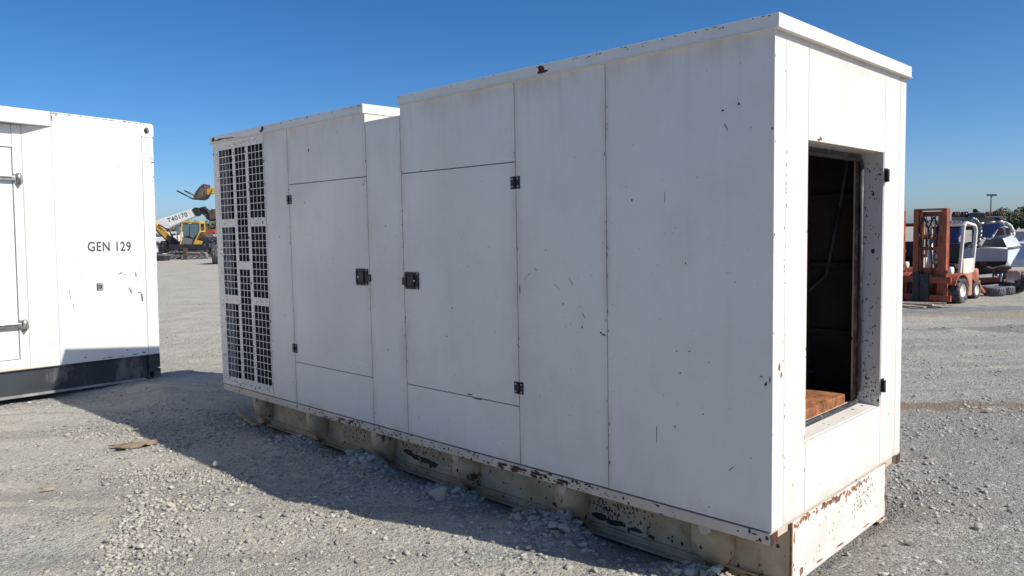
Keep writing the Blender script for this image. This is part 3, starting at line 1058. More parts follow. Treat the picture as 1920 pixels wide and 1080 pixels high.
# chipped paint, scratches and rust blooms
side = lambda a, b: (0.0, a, b)
rail_p = lambda a, b: (-0.004, a, b)
it = []
for _ in range(260):
    it.append((random.uniform(0.05, 4.2), random.uniform(0.33, 2.3) ** random.choice((1, 1, .6)), random.uniform(0.002, 0.0045), random.uniform(0.0025, 0.006), random.uniform(-.5, .5)))
for _ in range(60):     # along the seams
    s_ = random.choice((0.869, 1.488, 2.503, 2.882, 3.903))
    it.append((s_ + random.choice((-1, 1)) * random.uniform(0.004, 0.009), random.uniform(0.33, 2.25), 0.004, random.uniform(0.006, 0.022), 0))
for (a, b, wa, hb, an) in ((1.47, 1.28, .012, .10, 0), (0.22, 2.03, .006, .07, -.5), (0.235, 2.10, .02, .012, .4), (0.16, 2.12, .02, .02, 0), (0.53, 1.74, .006, .09, 0.05), (0.58, .62, .005, .13, 0),
                            (0.19, .53, .006, .06, .8), (0.89, 1.07, .05, .012, .3), (0.91, 1.08, .02, .02, .3), (1.20, 1.3, .004, .08, -.9), (1.1, 1.33, .004, .07, -.6), (1.02, 1.16, .006, .05, -.7), (1.03, 1.1, .012, .03, -.4),
                            (0.03, .93, .02, .035, .5), (0.012, .95, .012, .05, 0), (0.05, .96, .03, .008, .2), (3.60, 2.215, .025, .045, .1), (3.57, 2.33, .012, .05, 0), (1.35, 1.39, .05, .006, .5), (1.40, 1.36, .06, .004, -.6),
                            (2.70, .82, .012, .02, 0), (0.30, .33, .01, .012, 0), (0.47, 1.03, .02, .008, 0), (0.40, 1.035, .03, .006, 0), (2.905, 1.95, .02, .02, 0), (2.92, 1.93, .018, .012, 0), (1.9, 0.63, .10, .012, 0.0), (1.83, .612, .14, .012, -.02)):
    it.append((a, b, wa * .62, hb * .75, an))
flakes('paint_chips', [i for i in it if not (2.34 < i[0] < 2.50 and 1.23 < i[1] < 1.36) and i[1] + i[3] < 2.33 and i[0] < 4.25], GEN, mt_chip, side, (-1, 0, 0))
it = []
for _ in range(170):     # on the grille panel margins
    y = random.choice((4.275, 4.56, 4.79, 5.09)) + random.gauss(0, 0.012)
    it.append((max(4.28, y), random.uniform(0.34, 2.35), random.uniform(.004, .012), random.uniform(.006, .016), random.uniform(-1, 1)))
for _ in range(90):
    it.append((random.uniform(4.3, 5.05), random.choice((0.33, 0.335, 1.055, 1.708, 2.37)) + random.gauss(0, 0.009), random.uniform(.005, .018), random.uniform(.005, .014), random.uniform(-1, 1)))
holes = [(c[0], c[1], z0, z1) for c in cols for z0, z1 in c[2]]
it = [i for i in it if not any(a - .006 < i[0] < b + .006 and z0 - .006 < i[1] < z1 + .006 for a, b, z0, z1 in holes)]
flakes('paint_chips', it, grille_panel, mt_chip, side, (-1, 0, 0))
it = []
for (y, wd, n) in ((1.9, .5, 25), (1.55, .25, 16), (1.3, .12, 12), (1.05, .3, 30), (2.5, .4, 30), (3.1, .35, 40), (3.5, .2, 18), (0.12, .1, 3), (0.55, .2, 4), (4.9, .2, 8)):
    for _ in range(n):
        it.append((random.gauss(y, wd * .5), random.uniform(.235, .28), random.uniform(.008, .03), random.uniform(.004, .013), random.uniform(-.3, .3)))
for (y, wd) in ((1.62, .10), (1.50, .12), (1.35, .10), (1.16, .10), (1.30, .05), (3.28, .09), (3.15, .06), (0.02, .02)):
    it.append((y, .262, wd, .022, .0)); it.append((y + .03, .245, wd * .7, .02, .1))
it = [i for i in it if 0.012 < i[0] < 5.15 and abs(i[1] - .257) < .022]
flakes('rust_spots', it, GEN, mt_rust_dark, rail_p, (-1, 0, 0))
web_p = lambda a, b: (SW, a, b)
it = []
for (y, wd, n) in ((0.98, .12, 150), (2.62, .16, 110), (3.40, .12, 40), (1.75, .2, 12), (4.2, .2, 10)):
    for _ in range(n):
        it.append((random.gauss(y, wd), random.uniform(.02, .16), random.uniform(.004, .018), random.uniform(.005, .02), random.uniform(-1, 1)))
for (y, z, a_, b_) in ((1.08, .03, .12, .03), (0.98, .02, .16, .035), (0.86, .012, .12, .025), (0.74, .005, .06, .015), (2.75, .065, .16, .035), (2.62, .045, .16, .03), (2.50, .03, .10, .03), (1.40, .015, .07, .03), (1.33, .035, .03, .06)):
    for _ in range(4):
        it.append((y + random.gauss(0, a_ * .25), z + random.gauss(0, b_ * .25), a_ * .75, b_ * .85, random.uniform(-.2, .2)))
it = [i for i in it if i[1] - i[3] / 2 > -.006 and any(LUGS[j] + .06 < i[0] < LUGS[j + 1] - .10 for j in range(5))]
flakes('rust_spots', it, GEN, mt_chip, web_p, (-1, 0, 0))
it = []
for _ in range(150):
    z_ = random.choice((random.uniform(.68, 1.93), random.uniform(.68, 1.93), DZ0 + .02 + abs(random.gauss(0, .14))))
    it.append((random.uniform(.015, DD - .002), min(1.95, max(.63, z_)), random.uniform(.003, .010), random.uniform(.004, .014), random.uniform(-.8, .8)))
flakes('paint_chips', it, GEN, mt_chip, lambda a, b: (D1, a, b), (-1, 0, 0))
it = []
for _ in range(30):
    it.append((D1 - abs(random.gauss(0, .09)) - .01, random.uniform(.03, .1), .005, .005, 0))
endp = lambda a, b: (a, 0.0, b)
it = []
for k_ in range(95):      # rust along the top of the end plate
    x = random.choice((random.gauss(.80, .10), random.uniform(.25, 1.1), random.gauss(.62, .05), random.gauss(.3, .05)))
    d_ = abs(random.gauss(0, .012)) + (0.02 * random.random() if .68 < x < .95 else 0)
    it.append((x, .268 - d_, random.uniform(.010, .035), random.uniform(.008, .025), random.uniform(-.3, .3)))
for _ in range(16):
    it.append((random.choice((.222, 1.372)) + random.gauss(0, .004), random.uniform(.02, .26), .01, random.uniform(.01, .05), 0))
it += [(.30, .02, .05, .05, 0), (.27, .01, .05, .04, 0), (.5, .005, .08, .012, 0), (.75, .005, .12, .012, 0), (1.1, .004, .1, .01, 0)]
it = [(a, b, c_, d_, e_) for a, b, c_, d_, e_ in it if .215 < a < 1.375 and b - d_ / 2 > -.01]
flakes('rust_spots', it, GEN, mt_rust, endp, (0, -1, 0))
it = []
for _ in range(50):
    it.append((random.gauss(1.05, .09), random.uniform(.12, .262), random.uniform(.003, .009), random.uniform(.005, .016), -.3))
for _ in range(30):
    it.append((random.uniform(.25, 1.35), random.uniform(.03, .25), .005, random.uniform(.005, .014), 0))
flakes('paint_chips', [i for i in it if .215 < i[0] < 1.37 and i[1] < .264], GEN, mt_chip, endp, (0, -1, 0))
it = []
for _ in range(40):
    it.append((random.choice((.004, .1, .116, .322)) + random.gauss(0, .002), random.uniform(.3, 2.3), .004, random.uniform(.006, .02), 0))
for (a, b, c_, d_) in ((.44, 1.985, .05, .014), (.46, 1.992, .03, .02), (.06, 1.0, .02, .05), (.08, .96, .02, .03), (.2, .45, .008, .01), (1.4, .55, .008, .012), (.5, .38, .01, .006)):
    it.append((a, b, c_, d_, 0))
flakes('paint_chips', [i for i in it if i[0] > .003], GEN, mt_rust, endp, (0, -1, 0))
capp = lambda a, b: (-0.014, a, b)
it = []
for (y, wd, n) in ((0.25, .2, 12), (.75, .3, 16), (2.95, .12, 20), (3.4, .5, 24), (4.4, .5, 8), (1.7, .4, 5), (2.49, .012, 4)):
    for _ in range(n):
        it.append((random.gauss(y, wd), ZT + .054 - abs(random.gauss(0, .008)), random.uniform(.006, .018), random.uniform(.003, .007), random.uniform(-.3, .3)))
it = [i for i in it if (0 < i[0] < 2.49 or 2.89 < i[0] < 5.17) and i[1] > ZT + .008]
flakes('paint_chips', it, GEN, mt_chip, capp, (-1, 0, 0))
it = [(1.275, ZT + .03, .06, .035, 0), (1.27, ZT + .018, .10, .02, 0), (1.285, ZT + .045, .03, .02, 0), (4.25, ZT + .03, .07, .04, 0), (4.27, ZT + .02, .04, .03, 0), (4.98, ZT + .02, .3, .018, 0), (5.12, ZT + .03, .08, .035, 0), (4.8, ZT + .014, .2, .01, 0)]
flakes('rust_spots', it, GEN, mt_rust_dark, capp, (-1, 0, 0))

# ------------------------------------------------------------------ the grey container at left
# local frame: x out of the visible wall, y to the right along it (0 = right edge), z up
CE = Vector((math.cos(R(231.866)), math.sin(R(231.866)), 0))
CLOC = Vector((-3.9986, 8.7287, 0)) + CE * 0.030
CON = empty('container', (CLOC.x, CLOC.y, 0.0), R(231.866 + 90), R(-1.2))
tag(CON, 'white shipping container marked GEN 129 with a dark grey base beam', 'container')
mt_cw = white_paint('container_white', base=(0.76, 0.75, 0.71), chip=0.55, grime=0.22)
mt_cd = simple('container_door_white', (0.75, 0.75, 0.74), 0.4, var=0.05, scale=1.5)
mt_beam = simple('dark_beam_paint', (0.030, 0.037, 0.042), 0.6, var=0.3, scale=2.2, dirt=(0.16, 0.15, 0.14), dirt_amt=0.35)
mt_beam2 = simple('dusty_flange', (0.30, 0.30, 0.30), 0.8, var=0.3, scale=5)
CH, CLEN, CD = 2.86, 6.06, 2.44


def cbox(name, x0, x1, y0, y1, z0, z1, mat, bevel=0.003, parent=None):
    return MB().box((x0, y0, z0), (x1, y1, z1)).build(name, mat, parent or CON, bevel=bevel)


ZM = 0.282
cbox('wall_panel', -0.04, 0.0, -1.045, -0.132, ZM, 2.842, mt_cw)
cbox('corner_post', -0.10, 0.003, -0.129, 0.0, ZM, 2.70, mt_cw, 0.006)
cbox('top_rail', -0.08, 0.004, -CLEN, -1.05, 2.712, CH, mt_cw, 0.006)
cbox('roof_panel', -CD + 0.02, -0.05, -CLEN + 0.02, -0.03, 2.80, 2.835, mt_cw)
cbox('end_panel', -CD + 0.02, -0.11, -0.05, -0.01, ZM, 2.79, mt_cw)
cbox('rear_panel', -CD, -CD + 0.04, -CLEN, -0.02, ZM, 2.8, mt_cw)
cbox('floor_panel', -CD + 0.05, -0.12, -CLEN, -0.06, 0.25, 0.281, mt_seam)
# slanted return from the wall down to the recessed door plane
mb = MB()
mb.prism([(0, -1.047, ZM), (-0.105, -1.285, ZM), (-0.145, -1.285, ZM), (-0.04, -1.047, ZM)], (0, 0, 2.71 - ZM))
mb.build('slanted_panel', mt_cw, CON)
RD = -0.105
cbox('door_frame', RD - 0.05, RD, -1.372, -1.288, ZM + 0.01, 2.71, mt_cw)
cbox('door_frame', RD - 0.05, RD, -CLEN, -1.372, 2.485, 2.525, mt_cw)
cbox('header_panel', RD - 0.05, RD - 0.008, -CLEN, -1.374, 2.527, 2.71, mt_cw)
for y0, y1 in ((-2.5, -1.379), (-3.7, -2.506), (-4.9, -3.706)):
    cbox('container_door', RD - 0.05, RD - 0.012, y0, y1, 0.375, 2.478, mt_cd)
cbox('door_frame', RD - 0.05, RD, -CLEN, -1.372, ZM + 0.01, 0.368, mt_cw)
mb = MB().prism([(0.0, -1.05, ZM), (0.0, -CLEN, ZM), (RD, -CLEN, ZM + 0.012), (RD, -1.05, ZM + 0.012)], (0, 0, 0.006))
mb.build('door_sill', mt_rail, CON)
# lock straps
for z in (2.175, 0.715):
    mb = MB()
    mb.box((RD, -2.6, z - 0.022), (RD + 0.03, -1.36, z + 0.022))
    mb.box((RD + 0.03, -2.6, z + 0.008), (RD + 0.042, -1.40, z + 0.020))
    mb.box((RD, -2.6, z + 0.026), (RD + 0.012, -1.50, z + 0.034)); mb.box((RD, -2.6, z - 0.034), (RD + 0.012, -1.50, z - 0.026))
    o = mb.build('lock_bar', mt_steel, CON, bevel=0.004)
    mb = MB()
    mb.prism([(RD, -1.375, z + 0.05), (RD, -1.300, z + 0.045), (RD, -1.290, z - 0.03), (RD, -1.335, z - 0.095), (RD, -1.37, z - 0.03)], (0.012, 0, 0))
    mb.tube((RD + 0.02, -1.33, z - 0.04), (RD + 0.02, -1.33, z + 0.055), 0.022, n=12)
    mb.build('bar_bracket', mt_steel, o)
# base beam
mb = MB()
mb.box((-0.045, -CLEN, 0.03), (-0.015, -0.135, ZM - 0.004))
mb.box((-0.045, -CLEN, ZM - 0.012), (0.002, -0.135, ZM - 0.002))
mb.build('base_beam', mt_beam, CON, bevel=0.003)
mb = MB(); mb.box((-0.045, -CLEN, 0.008), (0.035, -0.18, 0.030))
mb.build('foot_flange', mt_beam2, CON, bevel=0.004)
# corner castings with oval holes


def casting(name, y0, y1, z0, z1, hy, hz, ra, rb, mat):
    """block whose outer face has an oval hole"""
    mb = MB()
    n = 20
    x = 0.006
    outer = []
    inner = []
    for i in range(n):
        t = 2 * math.pi * i / n
        c_, s_ = math.cos(t), math.sin(t)
        k = 1 / max(abs(c_), abs(s_))
        oy = hy + (c_ * k) * ((y1 - hy) if c_ > 0 else (hy - y0))
        oz = hz + (s_ * k) * ((z1 - hz) if s_ > 0 else (hz - z0))
        outer.append((x, oy, oz)); inner.append((x, hy + ra * c_, hz + rb * s_))
    deep = [(x - 0.06, b, c__) for a, b, c__ in inner]
    back = [(x - 0.12, b, c__) for a, b, c__ in outer]
    mb.add(outer + inner + deep + back, [(i, (i + 1) % n, n + (i + 1) % n, n + i) for i in range(n)]
           + [(n + i, n + (i + 1) % n, 2 * n + (i + 1) % n, 2 * n + i) for i in range(n)]
           + [(i, 3 * n + i, 3 * n + (i + 1) % n, (i + 1) % n) for i in range(n)])
    o = mb.build(name, mat, CON)
    d = MB(); d.add(deep, [tuple(range(n))])
    d.build('casting_hole', mt_rust_dark, o, loc=(0.002, 0, 0), fix=False)
    return o


casting('corner_casting', -0.140, 0.004, 2.704, CH - 0.004, -0.072, 2.775, 0.030, 0.038, mt_cw)
casting('corner_casting', -0.134, 0.004, 0.0, 0.128, -0.100, 0.055, 0.026, 0.040, mt_beam)
cbox('base_post', -0.1, 0.002, -0.134, 0.002, 0.130, ZM - 0.002, mt_beam)
cbox('top_edge', -0.06, 0.002, -1.045, -0.142, 2.842, CH, mt_cw, 0.004)
# small plate on the wall
o = cbox('label_plate', 0.0, 0.006, -0.660, -0.595, 1.030, 1.110, simple('plate_metal', (0.36, 0.33, 0.28), 0.5, 0.3, var=0.3, scale=30), 0.002)
cbox('plate_print', 0.006, 0.0072, -0.645, -0.61, 1.052, 1.088, mt_chip, 0, o)
cbox('plate_print', 0.006, 0.0072, -0.636, -0.62, 1.060, 1.078, mt_screw, 0, o).location.x = 0.001
cbox('plate_print', 0.0, 0.0064, -0.6605, -0.652, 1.032, 1.108, mt_chip, 0, o)
it = []
for (y, z, a_, b_, an) in ((-.24, 1.18, .02, .07, .1), (-.185, 1.20, .006, .08, 0), (-.18, .93, .035, .11, .15), (-.21, .985, .07, .012, .15), (-.30, 1.0, .02, .06, .4), (-.32, 1.03, .015, .05, .4), (-.36, 1.19, .05, .008, 0), (-.42, 1.20, .06, .01, 0), (-.40, 1.21, .03, .012, 0.2),
                              (-.42, 1.42, .01, .03, 0), (-.06, 1.16, .03, .006, 0), (-.10, 1.17, .02, .006, -.2), (-.03, 1.28, .008, .03, 0), (-.02, 1.15, .012, .012, 0), (-.16, 1.10, .008, .02, 0), (-.03, 2.47, .06, .014, 0), (-.02, 2.43, .04, .02, .2), (-.01, 2.27, .02, .02, 0), (-.03, 2.07, .05, .006, 0), (-.3, 1.04, .004, .12, .3),
                              (-.55, .305, .08, .012, 0), (-.42, .30, .05, .01, 0), (-.28, .303, .08, .014, 0), (-.18, .315, .05, .02, 0), (-.62, .30, .04, .01, 0), (-.8, .33, .03, .015, .3), (-.36, .36, .02, .015, 0), (-.93, 1.0, .006, .14, .12), (-.90, .88, .005, .14, .10), (-.97, .98, .03, .004, 0),
                              (-.38, 2.35, .01, .01, 0), (-.38, 2.31, .01, .01, 0), (-.38, 2.27, .01, .01, 0), (-.38, 2.22, .01, .01, 0)):
    if -0.130 < y < -0.128: continue
    it.append((y, z, a_, b_, an))
for _ in range(30):
    it.append((random.uniform(-1.0, -.15), random.uniform(.3, 2.7), .006, .007, 0))
cw_p = lambda a, b: (0.0032 if a > -0.131 else 0.0002, a, b)
flakes('paint_chips', it, CON, simple('chipped_grey', (0.16, 0.165, 0.18), 0.7, var=0.5, scale=30), cw_p, (1, 0, 0))
it = []
for _ in range(26):
    y = random.uniform(-1.04, -.15)
    it.append((y, 2.852 - abs(random.gauss(0, .004)), random.uniform(.012, .05), random.uniform(.004, .010), 0))
it += [(-1.0, 2.835, .04, .012, 0), (-1.04, 2.80, .012, .06, 0)]
flakes('rust_spots', it, CON, simple('brown_scrape', (0.30, 0.2, 0.13), 0.8, var=0.5, scale=40), lambda a, b: (0.0022, a, b), (1, 0, 0))


def text_obj(name, body, size, parent, loc, rot, mat, depth=0.0012, sx=1.0):
    cu = bpy.data.curves.new(name, 'FONT')
    cu.body = body
    cu.size = size
    cu.extrude = depth
    cu.space_character = 1.12
    cu.offset = size * 0.018
    t = bpy.data.objects.new(name, cu)
    COL.objects.link(t)
    dg = bpy.context.evaluated_depsgraph_get()
    me = bpy.data.meshes.new_from_object(t.evaluated_get(dg))
    bpy.data.objects.remove(t)
    bm = bmesh.new(); bm.from_mesh(me)
    bpy.data.meshes.remove(me)
    xs = [v.co.x for v in bm.verts]; x0, wd = min(xs), max(xs) - min(xs)
    left = set(bm.verts)
    k = (sx / wd) if sx else 0.95
    rm = Matrix.Translation(Vector(loc)) @ (Matrix.Rotation(rot[2], 4, 'Z') @ Matrix.Rotation(rot[1], 4, 'Y') @ Matrix.Rotation(rot[0], 4, 'X'))
    while left:
        st = [left.pop()]; isl = set(st)
        while st:
            v = st.pop()
            for ed in v.link_edges:
                q = ed.other_vert(v)
                if q not in isl: isl.add(q); st.append(q); left.discard(q)
        vs = list(isl); ix = {v: i for i, v in enumerate(vs)}
        fs = {f for v in vs for f in v.link_faces}
        m2 = bpy.data.meshes.new('letter')
        m2.from_pydata([((v.co.x - x0) * k, v.co.y, v.co.z) for v in vs], [], [[ix[v] for v in f.verts] for f in fs])
        m2.materials.append(mat)
        m2.transform(rm)
        o = bpy.data.objects.new('letter', m2)
        COL.objects.link(o); o.parent = parent
    bm.free()


mt_print = simple('stencil_print', (0.07, 0.08, 0.095), 0.7, var=0.4, scale=60, dirt=(0.5, 0.5, 0.48), dirt_amt=-0.05)
text_obj('stencil_text', 'GEN 129', 0.140, CON, (0.0012, -0.738, 1.450), (R(90), 0, R(90)), mt_print, 0.0012, 0.452)

# ------------------------------------------------------------------ background helpers
def P(u, v, D):
    """point on the upright plane y = D that the photo shows at pixel (u, v)"""
    d = CF * FPX + CR * (u - 960) - CU * (v - 540)
    return EYE + d * (D / d.y)


def at(D, u, v=500):
    p = P(u, v, D)
    return Vector((p.x, p.y, 0))


class Far:
    """a thing on the plane y = D: parts are traced outlines with real depth, or tubes and wheels"""

    def __init__(self, name, D, u, label, cat, group=None, face=False):
        self.D = D
        o = at(D, u)
        self.n = Vector((o.x, o.y, 0)).normalized() if face else None
        self.o = o
        self.e = empty(name, o)
        tag(self.e, label, cat, group)

    def p(self, u, v, dy=0.0):
        if self.n is not None:
            d = CF * FPX + CR * (u - 960) - CU * (v - 540)
            return EYE + d * (((self.o - EYE).dot(self.n) + dy) / d.dot(self.n)) - self.o
        return P(u, v, self.D) + Vector((0, dy, 0)) - self.o

    def plate(self, name, pts, th, mat, dy=0.0, parent=None, bevel=0.0):
        mb = MB()
        mb.prism([self.p(u, v, dy) for u, v in pts], self.n * th if self.n is not None else (0, th, 0))
        return mb.build(name, mat, parent or self.e, bevel=bevel)

    def rod(self, name, pts, r, mat, dy=0.0, parent=None, n=8):
        mb = MB()
        mb.path([self.p(u, v, dy) for u, v in pts], r, n)
        return mb.build(name, mat, parent or self.e)


mt_yellow = simple('machine_yellow', (0.62, 0.36, 0.05), 0.5, var=0.2, scale=3, dirt=(0.35, 0.27, 0.17), dirt_amt=0.3)
mt_mblack = simple('machine_black', (0.022, 0.023, 0.026), 0.5, var=0.4, scale=4, dirt=(0.16, 0.14, 0.12), dirt_amt=0.2)
mt_mgrey = simple('machine_grey', (0.16, 0.16, 0.16), 0.6, var=0.3, scale=3, dirt=(0.28, 0.25, 0.2), dirt_amt=0.3)
mt_track = simple('dusty_track', (0.20, 0.19, 0.17), 0.9, var=0.5, scale=6)
mt_tyre = simple('dusty_tyre', (0.045, 0.047, 0.05), 0.85, var=0.4, scale=8, dirt=(0.24, 0.22, 0.19), dirt_amt=0.45)
mt_brown = simple('brown_rust', (0.095, 0.06, 0.045), 0.8, var=0.5, scale=6)
mt_fwhite = simple('faded_white', (0.74, 0.73, 0.70), 0.5, var=0.1, scale=2, dirt=(0.45, 0.40, 0.33), dirt_amt=0.15)
mt_red = simple('faded_red', (0.42, 0.06, 0.035), 0.5, var=0.2, scale=3)
mt_orange = simple('faded_orange', (0.36, 0.095, 0.045), 0.62, var=0.22, scale=5, dirt=(0.17, 0.075, 0.045), dirt_amt=0.3)
mt_orange2 = simple('dark_red_steel', (0.26, 0.055, 0.035), 0.62, var=0.3, scale=5, dirt=(0.11, 0.05, 0.04), dirt_amt=0.3)
mt_cream = simple('cream_paint', (0.72, 0.69, 0.60), 0.5, var=0.12, scale=4, dirt=(0.45, 0.38, 0.28), dirt_amt=0.2)
k = NT('cab_glass'); k.col((0.10, 0.15, 0.17)); k.rough(0.08); k.b.inputs['Metallic'].default_value = 0.0; k.b.inputs['Specular IOR Level'].default_value = 0.9
mt_glass = k.mat
mt_blue = simple('blue_tarp', (0.035, 0.065, 0.21), 0.55, var=0.35, scale=5, dirt=(0.10, 0.13, 0.25), dirt_amt=0.3, bump=0.5)
mt_hull = simple('white_gelcoat', (0.66, 0.70, 0.72), 0.35, var=0.08, scale=1.5, dirt=(0.5, 0.48, 0.42), dirt_amt=0.1)
mt_hull_shaded = simple('shaded_hull', (0.42, 0.42, 0.43), 0.5, var=0.12, scale=2, dirt=(0.32, 0.28, 0.24), dirt_amt=0.2)  # shade on the white hull's stern side, painted in as grey


def wheel(parent, c, axis, rad, wid, rim_mat, name='wheel', lugs=0):
    axis = Vector(axis).normalized()
    mb = MB()
    w2 = wid / 2
    mb.lathe([(rad * .56, -w2 * .9), (rad * .86, -w2), (rad * .97, -w2 * .8), (rad, -w2 * .4), (rad, w2 * .4), (rad * .97, w2 * .8), (rad * .86, w2), (rad * .56, w2 * .9)], c, axis, 28)
    a = axis.orthogonal().normalized(); b = axis.cross(a)
    n = lugs or 0
    for i in range(n):
        t = 2 * math.pi * i / n
        u_ = a * math.cos(t) + b * math.sin(t)
        for s in (-1, 1):
            p0 = Vector(c) + u_ * rad + axis * s * w2 * .12
            u2 = a * math.cos(t + .14) + b * math.sin(t + .14)
            p1 = Vector(c) + u2 * rad * .985 + axis * s * w2 * .92
            mb.bar(p0, p1, rad * .09, rad * .05, up=u_)
    t_ = mb.build(name, mt_tyre, parent)
    rb = MB()
    rb.lathe([(0, -w2 * .5), (rad * .3, -w2 * .55), (rad * .42, -w2 * .35), (rad * .5, -w2 * .8), (rad * .575, -w2 * .85), (rad * .575, w2 * .85), (rad * .5, w2 * .8), (rad * .42, w2 * .35), (rad * .3, w2 * .55), (0, w2 * .5)], c, axis, 24)
    for i in range(6):
        t = 2 * math.pi * i / 6
        u_ = a * math.cos(t) + b * math.sin(t)
        for s in (-1, 1):
            rb.tube(Vector(c) + u_ * rad * .22 + axis * s * w2 * .5, Vector(c) + u_ * rad * .22 + axis * s * w2 * .64, rad * .035, n=6)
    rb.build('rim', rim_mat, t_)
    return t_


# ------------------------------------------------------------------ left background: excavator, telehandler, loader
X = Far('mini_excavator', 55, 350, 'yellow and black mini excavator facing left on rubber tracks', 'excavator')
e = X
# undercarriage: two tracks as stadium loops with pads and rollers
for dy in (-0.85, 0.45):
    a, b = e.p(329, 479, dy), e.p(388, 479.5, dy)
    rr_ = 0.30
    mb = MB()
    loop = []
    for t in np.linspace(90, 270, 9): loop.append(a + Vector((rr_ * math.cos(R(t)), 0, rr_ * math.sin(R(t)))))
    for t in np.linspace(-90, 90, 9): loop.append(b + Vector((rr_ * math.cos(R(t)), 0, rr_ * math.sin(R(t)))))
    n = len(loop)
    cc = [(p_ - ((a + b) / 2)) for p_ in loop]
    inn = []
    for i, p_ in enumerate(loop):
        ctr = a if p_.x < a.x else (b if p_.x > b.x else Vector((p_.x, p_.y, a.z)))
        inn.append(ctr + (p_ - ctr) * 0.78)
    w_ = Vector((0, 0.4, 0))
    vs = loop + inn + [q_ + w_ for q_ in loop] + [q_ + w_ for q_ in inn]
    fs = []
    for i in range(n):
        j = (i + 1) % n
        fs += [(i, j, n + j, n + i), (2 * n + i, 3 * n + i, 3 * n + j, 2 * n + j), (i, 2 * n + i, 2 * n + j, j), (n + i, n + j, 3 * n + j, 3 * n + i)]
    mb.add(vs, fs)
    L_ = (b - a).length
    for i in range(16):
        x = a.x + L_ * i / 15
        for zz in (a.z + rr_, a.z - rr_ - 0.03):
            mb.box((x - .05, a.y, zz), (x + .05, a.y + .4, zz + .03))
    tr = mb.build('track', mt_track, e.e)
    mb = MB()
    for i in range(6):
        x = a.x + L_ * i / 5
        mb.tube((x, a.y + .05, a.z - (0.06 if 0 < i < 5 else 0)), (x, a.y + .36, a.z - (0.06 if 0 < i < 5 else 0)), .22 if i in (0, 5) else .13, n=14)
    mb.bar(a + Vector((0, .2, .05)), b + Vector((0, .2, .05)), .2, .2)
    mb.build('rollers', mt_mgrey, tr)
e.plate('turntable', [(338, 462), (382, 462), (380, 470), (340, 470)], 1.2, mt_mblack, -0.6)
e.plate('chassis', [(325, 458), (392, 458), (394, 464), (388, 468), (330, 468)], 1.7, mt_mblack, -0.85, bevel=.03)
e.plate('counterweight', [(382, 446), (398, 444), (402, 450), (402, 462), (394, 466), (382, 466)], 1.6, mt_mblack, -0.8, bevel=.06)
e.plate('engine_cover', [(370, 458), (386, 458), (389, 452), (377, 450)], 1.64, mt_yellow, -0.83, bevel=.03)
e.plate('engine_hood', [(377, 436), (392, 438), (397, 446), (386, 451), (376, 449)], 1.4, mt_brown, -0.7, bevel=.06)
# cab
cabm = MB()
for dy in (-0.8, 0.05):
    pts = [e.p(347.5, 458, dy), e.p(349, 432, dy), e.p(350, 419, dy), e.p(353, 416.5, dy), e.p(380, 416.5, dy), e.p(383, 419, dy), e.p(383.5, 434, dy), e.p(372, 457, dy)]
    for i in range(len(pts) - 1):
        cabm.bar(pts[i], pts[i + 1], .09, .09, up=(0, 1, 0))
for (u_, v_) in ((347.5, 458), (350, 418), (383, 418), (383.5, 434), (372, 457)):
    cabm.bar(e.p(u_, v_, -0.8), e.p(u_, v_, .05), .09, .09)
cab = cabm.build('cab', mt_yellow, e.e, bevel=.02)
e.plate('cab_roof', [(350, 415.3), (383, 415.3), (384, 418), (349, 418)], 0.95, mt_yellow, -0.85, cab, .03)
e.plate('side_window', [(351, 419.5), (363.5, 419.5), (363, 441), (351.5, 443)], 0.03, mt_glass, -0.78, cab)
e.plate('side_window', [(365, 419.5), (381, 419.5), (381.5, 433), (371, 447), (364.5, 443)], 0.03, mt_glass, -0.78, cab)
e.plate('cab_door', [(350.5, 444), (370, 448), (368, 457.5), (350, 457.5)], 0.04, mt_mgrey, -0.80, cab)
e.plate('rear_window', [(351, 420), (381, 420), (381, 434), (371, 448), (351, 448)], 0.03, mt_glass, 0.04, cab)
e.plate('seat', [(368, 434), (372, 434), (373, 448), (362, 448), (362, 445), (368, 444)], 0.45, mt_mblack, -0.6, cab)
e.rod('mirror_arm', [(343, 452), (342, 428), (346, 423)], .035, mt_mblack, -0.9)
e.plate('mirror', [(340, 422), (346.5, 421), (347, 434), (341.5, 435)], .06, mt_glass, -0.95)
# boom and blade
e.plate('boom', [(280, 414), (288, 412), (318, 440), (327, 452), (322, 457), (312, 448)], 0.32, mt_yellow, -0.2, bevel=.03)
e.plate('boom_foot', [(316, 440), (327, 447), (338, 457), (334, 466), (320, 462)], 0.5, mt_mblack, -0.3, bevel=.03)
e.rod('boom_ram', [(285, 424), (318, 457)], .09, mt_mblack, 0.16, n=10)
e.rod('boom_hose', [(300, 421), (312, 428), (318, 430), (325, 440), (330, 452)], .05, mt_mblack, -0.25)
e.plate('blade', [(306, 463), (312, 451), (318, 456), (316, 474), (308, 474)], 1.7, mt_mblack, -0.85, bevel=.03)
e.rod('blade_arm', [(316, 470), (334, 463)], .09, mt_mgrey, -0.5)

